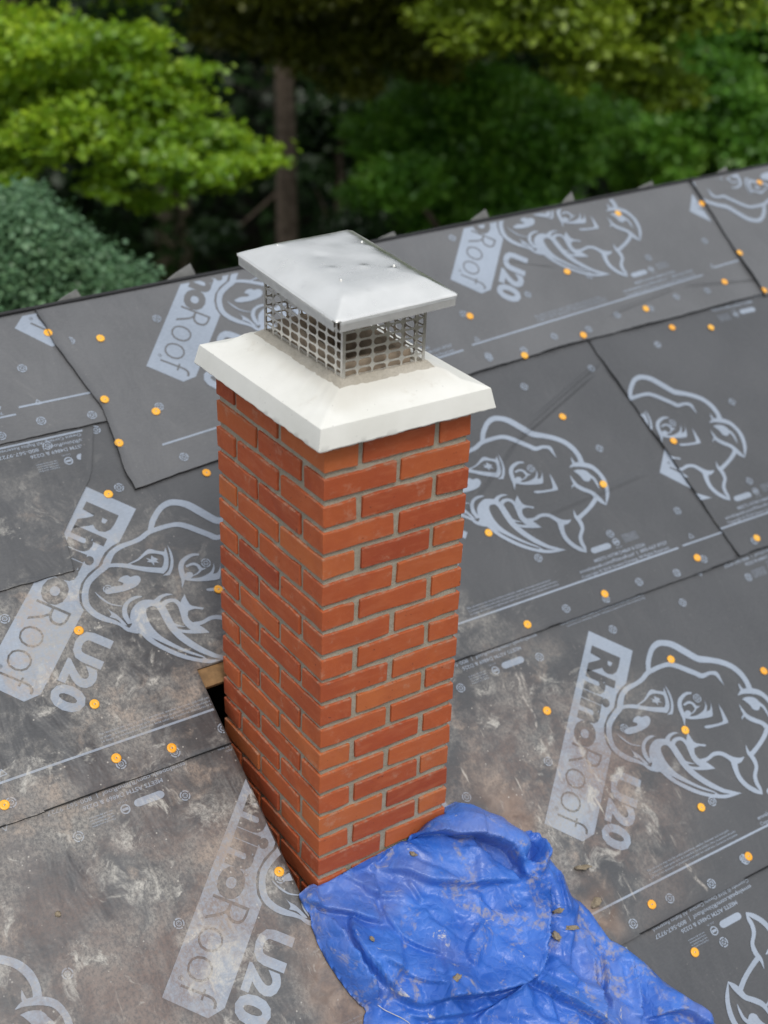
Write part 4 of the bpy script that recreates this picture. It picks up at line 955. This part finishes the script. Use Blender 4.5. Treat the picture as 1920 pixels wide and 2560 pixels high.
cp = [(u_, v_, tarp_h(u_, v_)+.003) for u_, v_ in (uv(x, y, .04) for x, y in [(944, 2514), (960, 2526), (978, 2538), (996, 2550), (1012, 2562), (1030, 2580)])]
def cord():
    V = []; F = []; P = [rw(*c)-np.array(tarp_o.location) for c in cp]
    for i, p in enumerate(P):
        for k in range(6): V.append(p+.0016*(math.cos(k*1.047)*RN+math.sin(k*1.047)*RV))
    for i in range(len(P)-1):
        for k in range(6): F.append((i*6+k, i*6+(k+1) % 6, (i+1)*6+(k+1) % 6, (i+1)*6+k))
    return mesh_obj('cord', V, F, M_CORD, tarp_o, True)
cord()
# crumbs of mortar lying about
def lump(px, py, size, label, seed, on_tarp=True, flat=.5):
    u, v = uv(px, py, .05 if on_tarp else .012); h = tarp_h(u, v) if on_tarp else ZS[sheet_of(u, v)]
    bm = bmesh.new(); bmesh.ops.create_icosphere(bm, subdivisions=3, radius=1)
    for w in bm.verts:
        k = 1+.55*mnoise.fractal(w.co*1.6+Vector((seed*3.1, 0, 0)), .8, 2, 4); w.co = Vector((w.co.x*size[0]*k, w.co.y*size[1]*k, max(w.co.z, -.35)*size[2]*k))
    me = bpy.data.meshes.new('mortar_lump'); bm.to_mesh(me); bm.free(); me.materials.append(M_LUMP)
    me.polygons.foreach_set('use_smooth', [True]*len(me.polygons))
    o = link(bpy.data.objects.new('mortar_lump', me)); o.location = tuple(rw(u, v, h+size[2]*.2)); o.rotation_euler = (PITCH, 0, seed*1.3); tag(o, label, 'mortar', 'lumps of fallen mortar')
lump(1387, 2343, (.017, .013, .008), 'large round mortar lump on right lobe of blue tarp', 1)
lump(1420, 2327, (.022, .007, .007), 'long thin mortar lump beside the round one on blue tarp', 2)
lump(1384, 2285, (.006, .018, .006), 'upright mortar smear lump above the round one on tarp', 3)
lump(1030, 2137, (.010, .006, .005), 'small mortar crumb on upper part of blue tarp', 4)
lump(1108, 2468, (.014, .007, .006), 'mortar crumb near lower fold of blue tarp bulge', 5)
lump(920, 2355, (.007, .006, .005), 'small mortar crumb on left side of tarp bulge', 6)
lump(1455, 2168, (.024, .018, .006), 'wide flat mortar lump on roof right of tarp', 7, False)
lump(1489, 2255, (.015, .018, .007), 'round mortar lump on roof touching right edge of tarp', 8, False)
lump(146, 2284, (.007, .006, .006), 'lone pale mortar crumb on roof in lower left corner', 9, False)

# ------------------------------------------------------------------ ground and trees
gm = NT('forest_floor'); gco = gm.coord('Object'); g1 = gm.noise(gco, .6, 6, .65); g2 = gm.noise(gco, 9, 5, .7)
gm.bsdf(gm.mix(gm.mapr(g2, .35, .7), gm.mix(gm.mapr(g1, .4, .6), (.020, .026, .010), (.035, .028, .016)), (.06, .05, .03)), .95, .1, normal=gm.bump(g2, .8, .1))
ng = 90; gx = np.linspace(-130, 170, ng); gy = np.linspace(-120, 180, ng)
GV = [(x, y, GROUND-.05+(0 if abs(x) < 12 and abs(y) < 8 else .35*mnoise.noise(Vector((x*.12, y*.12, 0))))) for y in gy for x in gx]
GF = [(j*ng+i, j*ng+i+1, (j+1)*ng+i+1, (j+1)*ng+i) for j in range(ng-1) for i in range(ng-1)]
tag(mesh_obj('ground', GV, GF, gm.m, None, True), kind='structure')
def leaf_mat(name, a, b, c, trans=.35):
    m = NT(name); geo = m.n('ShaderNodeNewGeometry'); r = geo.outputs['Random Per Island']; n = m.noise(m.coord('Object'), .9, 3, .6)
    rp = m.n('ShaderNodeValToRGB'); m.put(rp.inputs[0], m.math('ADD', m.mul(r, .55), m.mapr(n, .3, .7, -.05, .5), clamp=True)); e = rp.color_ramp.elements
    e[0].color = (*a, 1); e[1].color = (*c, 1); q = e.new(.5); q.color = (*b, 1)
    d = m.n('ShaderNodeBsdfDiffuse'); t = m.n('ShaderNodeBsdfTranslucent'); g_ = m.n('ShaderNodeBsdfGlossy'); g_.inputs['Roughness'].default_value = .45
    m.put(d.inputs[0], rp.outputs[0]); m.put(t.inputs[0], m.mix(.5, rp.outputs[0], tuple(min(1, x*1.3) for x in c)))
    mx = m.n('ShaderNodeMixShader'); mx.inputs[0].default_value = trans; m.t.links.new(d.outputs[0], mx.inputs[1]); m.t.links.new(t.outputs[0], mx.inputs[2])
    m2 = m.n('ShaderNodeMixShader'); m2.inputs[0].default_value = .045; m.t.links.new(mx.outputs[0], m2.inputs[1]); m.t.links.new(g_.outputs[0], m2.inputs[2])
    m.t.links.new(m2.outputs[0], m.out.inputs[0]); return m.m
LM = dict(maple=leaf_mat('leaf_maple', (.075, .175, .012), (.205, .370, .020), (.42, .56, .030), .42),
          blue=leaf_mat('leaf_bluegreen', (.060, .130, .060), (.105, .215, .105), (.18, .31, .15), .25),
          olive=leaf_mat('leaf_olive', (0.068, 0.095, 0.014), (0.128, 0.155, 0.016), (0.216, 0.230, 0.024), .40),
          mid=leaf_mat('leaf_mid', (.050, .155, .018), (.115, .285, .028), (.22, .42, .040), .35),
          lime=leaf_mat('leaf_lime', (.10, .17, .015), (.21, .31, .022), (.34, .44, .035), .40),
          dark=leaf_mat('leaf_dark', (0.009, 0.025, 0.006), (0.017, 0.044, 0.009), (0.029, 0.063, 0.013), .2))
M_BARK = simple('bark', (.15, .115, .085), .9, .2, var=.4, scale=14, bump=.8, bdist=.02)
M_BARK2 = simple('pale_bark', (.22, .19, .13), .9, .2, var=.35, scale=10, bump=.6, bdist=.02)
def tube(path, rad, n=9):
    V = []; F = []; P = [np.array(p, float) for p in path]
    for i, p in enumerate(P):
        d = P[min(i+1, len(P)-1)]-P[max(i-1, 0)]; d /= np.linalg.norm(d)+1e-9
        a = np.cross(d, [0, 0, 1.0] if abs(d[2]) < .9 else [1.0, 0, 0]); a /= np.linalg.norm(a); b = np.cross(d, a)
        for k in range(n):
            an = 2*math.pi*k/n; rr_ = rad[i]*(1+.08*math.sin(3*an+i)); V.append(p+rr_*(math.cos(an)*a+math.sin(an)*b))
    for i in range(len(P)-1):
        for k in range(n): F.append((i*n+k, i*n+(k+1) % n, (i+1)*n+(k+1) % n, (i+1)*n+k))
    F.append(tuple(range(n-1, -1, -1))); F.append(tuple((len(P)-1)*n+k for k in range(n))); return V, F
def leaves(clusters, n, size, rng, flat=.45, droop=0.0):
    """clusters: (centre, (rx,ry,rz)); n leaves in all spread over sprays inside the clusters"""
    vol = np.array([c[1][0]*c[1][1] for c in clusters]); vol = vol/vol.sum(); out = []
    for (c, r), w in zip(clusters, vol):
        m = max(30, int(n*w)); ns = max(6, m//70)
        d = rng.normal(size=(ns, 3)); d /= np.linalg.norm(d, axis=1)[:, None]; rad = rng.random(ns)**.45
        sc = np.array(c)+d*rad[:, None]*np.array(r)
        k = rng.integers(0, ns, m); sp = np.array([r[0]*.26, r[1]*.26, r[0]*.26*flat])
        p = sc[k]+rng.normal(size=(m, 3))*sp; p[:, 2] -= droop*np.abs(rng.normal(size=m))*.1
        out.append(p)
    P = np.concatenate(out); m = len(P)
    nrm = rng.normal(size=(m, 3))*.55+np.array([0, 0, .85]); nrm /= np.linalg.norm(nrm, axis=1)[:, None]
    t = np.cross(nrm, rng.normal(size=(m, 3))); t /= np.linalg.norm(t, axis=1)[:, None]; b = np.cross(nrm, t)
    s = size*(.6+.8*rng.random(m))[:, None]
    V = np.stack([P-t*s*.5, P+b*s*.36-nrm*s*.08+t*s*.05, P+t*s*.5-nrm*s*.10, P-b*s*.36-nrm*s*.08+t*s*.05], 1).reshape(-1, 3)
    F = np.arange(4*m).reshape(m, 4); return V, F
def tree(name, label, base, trunk_pts, trunk_r, clusters, mat, nleaf, lsize, seed, bark=None, group='trees behind the roof', flat=.45, droop=0, limbs=True):
    rng = np.random.default_rng(seed); base = np.array(base, float)
    o = empty(name, tuple(base)); tag(o, label, 'tree', group)
    tp = [np.array(p)-base for p in trunk_pts]; V, F = tube(tp, np.linspace(trunk_r, trunk_r*.35, len(tp)), 12); F = list(F)
    if limbs:
        for c, r in clusters[:14]:
            c = np.array(c)-base; k = rng.uniform(.35, .8); i = int(k*(len(tp)-1)); s = tp[i]+(tp[min(i+1, len(tp)-1)]-tp[i])*(k*(len(tp)-1)-i)
            mid = (s+c)/2+np.array([0, 0, .08*np.linalg.norm(c-s)]); v2, f2 = tube([s, s*.6+mid*.4, mid, mid*.4+c*.6, c], [trunk_r*.38, trunk_r*.3, trunk_r*.22, trunk_r*.15, trunk_r*.05], 6)
            b = len(V); V += v2; F += [tuple(q+b for q in f) for f in f2]
    mesh_obj('trunk', V, F, bark or M_BARK, o, True)
    LV, LF = leaves([(np.array(c)-base, r) for c, r in clusters], nleaf, lsize, rng, flat, droop)
    link(bpy.data.objects.new('crown', np_mesh('crown', LV, LF, mat, False)), o); return o
def cl(spec, dist, jitter=1.0, seed=0):
    """crown clusters from photo positions at one distance: (px, py, radius px[, extra distance])"""
    rg = random.Random(seed); out = []
    for s in spec:
        d = dist+(s[3] if len(s) > 3 else rg.uniform(-jitter, jitter)); p = at(s[0], s[1], d); r = s[2]*d/FPX
        out.append((p, (r, r, r*.62)))
    return out
def ground_pt(p): return np.array([p[0], p[1], GROUND])
def stem(b, top, bend=.3, n=7, seed=0):
    rg = random.Random(seed); b, top = np.array(b), np.array(top)
    return [b+(top-b)*i/(n-1)+np.array([rg.uniform(-1, 1), rg.uniform(-1, 1), 0])*bend*math.sin(math.pi*i/(n-1)) for i in range(n)]

# bright maple on the left, several tiers of sprays, reaching on above and left of the frame
c = cl([(60, 90, 150), (180, 190, 150), (40, 260, 140), (150, 330, 140), (330, 250, 120), (330, 380, 110), (470, 330, 120), (600, 380, 90), (470, 430, 100), (560, 440, 90), (20, 400, 110), (240, 470, 70), (380, 520, 70), (640, 420, 60), (300, 130, 120), (450, 200, 110), (30, 470, 60)], 9.5, .8, 1)
c += cl([(-250, 100, 260), (-200, 380, 220), (-500, 200, 300), (100, -250, 260), (-200, -300, 300), (300, -150, 220), (500, -200, 200), (-600, -200, 300), (100, -600, 300), (-300, -700, 320)], 10.2, 1, 2)
b = ground_pt(at(-60, 300, 11.0)); tree('maple_tree', 'bright yellow green maple with layered sprays left of the chimney', b, stem(b, at(-40, -500, 10.6), .3, 8, 3), .17, c, LM['maple'], 105000, .062, 21, flat=.30, limbs=False)
# blue-green shrub top rising over the ridge at the left
c = cl([(30, 560, 110), (110, 620, 110), (200, 680, 110), (60, 720, 130), (300, 720, 90), (150, 780, 130), (0, 640, 130), (350, 760, 70), (50, 500, 60), (-100, 700, 160), (-60, 560, 120), (240, 850, 150), (60, 900, 180)], 7.6, .35, 4)
b = ground_pt(at(90, 800, 7.8)); tree('juniper_tree', 'soft blue green conifer rising over the ridge at far left', b, stem(b, at(80, 600, 7.7), .1, 6, 2), .10, c, LM['blue'], 70000, .034, 22, flat=.8)
# tall trunk behind the cap, olive crown hanging into the top of the picture
tb = at(716, 640, 15.5); b = np.array([tb[0], tb[1], GROUND]); tt = at(708, -500, 15.2)
c = cl([(700, 60, 130), (820, 120, 120), (930, 60, 140), (1050, 130, 120), (880, 190, 80), (620, -40, 150), (760, -80, 170), (1000, -60, 180), (1180, 20, 130), (560, 70, 90), (1120, -150, 200), (800, -300, 260), (500, -250, 240), (1000, -350, 260)], 13.0, .8, 5)
tree('hardwood_tree', 'tall brown trunk behind the chimney cap with olive leaves at top', b, [b, b+(tt-b)*.3+np.array([.03, 0, 0]), b+(tt-b)*.6, b+(tt-b)*.8+np.array([-.05, 0, 0]), tt], .165, c, LM['olive'], 60000, .075, 23, flat=.35, limbs=False)
# right-hand trees
c = cl([(980, 330, 100), (1090, 290, 130), (1220, 250, 130), (1350, 300, 130), (1010, 450, 90), (1130, 430, 110), (1280, 400, 120), (1200, 500, 90), (1330, 480, 90), (930, 480, 70), (1420, 390, 90), (1090, 540, 80), (1470, 270, 90), (1260, 560, 90), (1160, 640, 120), (1400, 560, 80)], 14.0, 1.0, 6)
b = ground_pt(at(1180, 500, 14.4)); tree('beech_tree', 'mid green bushy tree directly right of the chimney cap', b, stem(b, at(1190, 260, 14.2), .3, 7, 5), .16, c, LM['mid'], 75000, .076, 24, flat=.4)
c = cl([(1150, 60, 110), (1270, 80, 120), (1390, 60, 130), (1500, 120, 120), (1600, 170, 110), (1690, 230, 80), (1450, 10, 150), (1600, 60, 130), (1300, -60, 160), (1550, -100, 220), (1420, 190, 60), (1750, -60, 200), (1300, -300, 260), (1650, -350, 280)], 11.5, .8, 7)
b = ground_pt(at(2120, 400, 13.0)); tree('birch_tree', 'lime and olive leaved tree filling the upper right', b, stem(b, at(2080, -200, 12.6), .3, 8, 7), .10, c, LM['lime'], 62000, .068, 25, flat=.35, limbs=False)
c = cl([(1640, 340, 110), (1740, 300, 130), (1850, 260, 130), (1780, 400, 100), (1900, 370, 120), (1720, 120, 140), (1850, 120, 150), (1660, 430, 80), (1980, 200, 180), (1900, -40, 200), (2050, 380, 160), (1550, 440, 70), (2150, 0, 260)], 16.5, 1.0, 8)
b = ground_pt(at(1860, 350, 17.0)); tree('oak_tree', 'dark mid green tree at the far right edge', b, stem(b, at(1860, -100, 17.0), .3, 7, 9), .2, c, LM['mid'], 55000, .085, 26, flat=.4)
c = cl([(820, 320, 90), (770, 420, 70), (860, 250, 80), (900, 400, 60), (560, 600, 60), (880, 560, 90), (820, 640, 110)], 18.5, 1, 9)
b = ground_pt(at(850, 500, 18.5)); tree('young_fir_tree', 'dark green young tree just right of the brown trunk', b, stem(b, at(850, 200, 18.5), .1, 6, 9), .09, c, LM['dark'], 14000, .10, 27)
# pale trunk glimpsed at the top left
for i, (x, d, r_) in enumerate(((400, 21, .21), (455, 22, .12))):
    b = ground_pt(at(x, 500, d)); t_ = at(x, -500, d); c = cl([(x-60, -330, 260), (x+150, -400, 260), (x, -600, 300)], d, 1, 30+i)
    tree('aspen_tree', ['thicker pale barked trunk lit at the top left', 'thinner pale trunk lit beside a thicker one at top left'][i], b, stem(b, t_, .05, 6, 40+i), r_, c, LM['olive'], 6000, .14, 60+i, bark=M_BARK2, limbs=False)
# the wood beyond
rg = random.Random(5); WV = []; WF = []; TVs = []; TF = []; nb = 0
for row, (d, cnt) in enumerate(((21, 15), (25, 17), (30, 17), (37, 18))):
    for i in range(cnt):
        x = -2900+(7400)*(i+.5+rg.uniform(-.3, .3))/cnt; b = ground_pt(at(x, 300, d)); hgt = rg.uniform(9, 14)
        cc = [(b+np.array([rg.uniform(-2, 2), rg.uniform(-2, 2), z]), (rg.uniform(1.6, 2.6),)*2+(1.5,)) for z in np.linspace(.4, hgt, 12)]
        v_, f_ = leaves(cc, 6000, .22, np.random.default_rng(100+row*20+i)); WV.append(v_); WF.append(f_+nb); nb += len(v_)
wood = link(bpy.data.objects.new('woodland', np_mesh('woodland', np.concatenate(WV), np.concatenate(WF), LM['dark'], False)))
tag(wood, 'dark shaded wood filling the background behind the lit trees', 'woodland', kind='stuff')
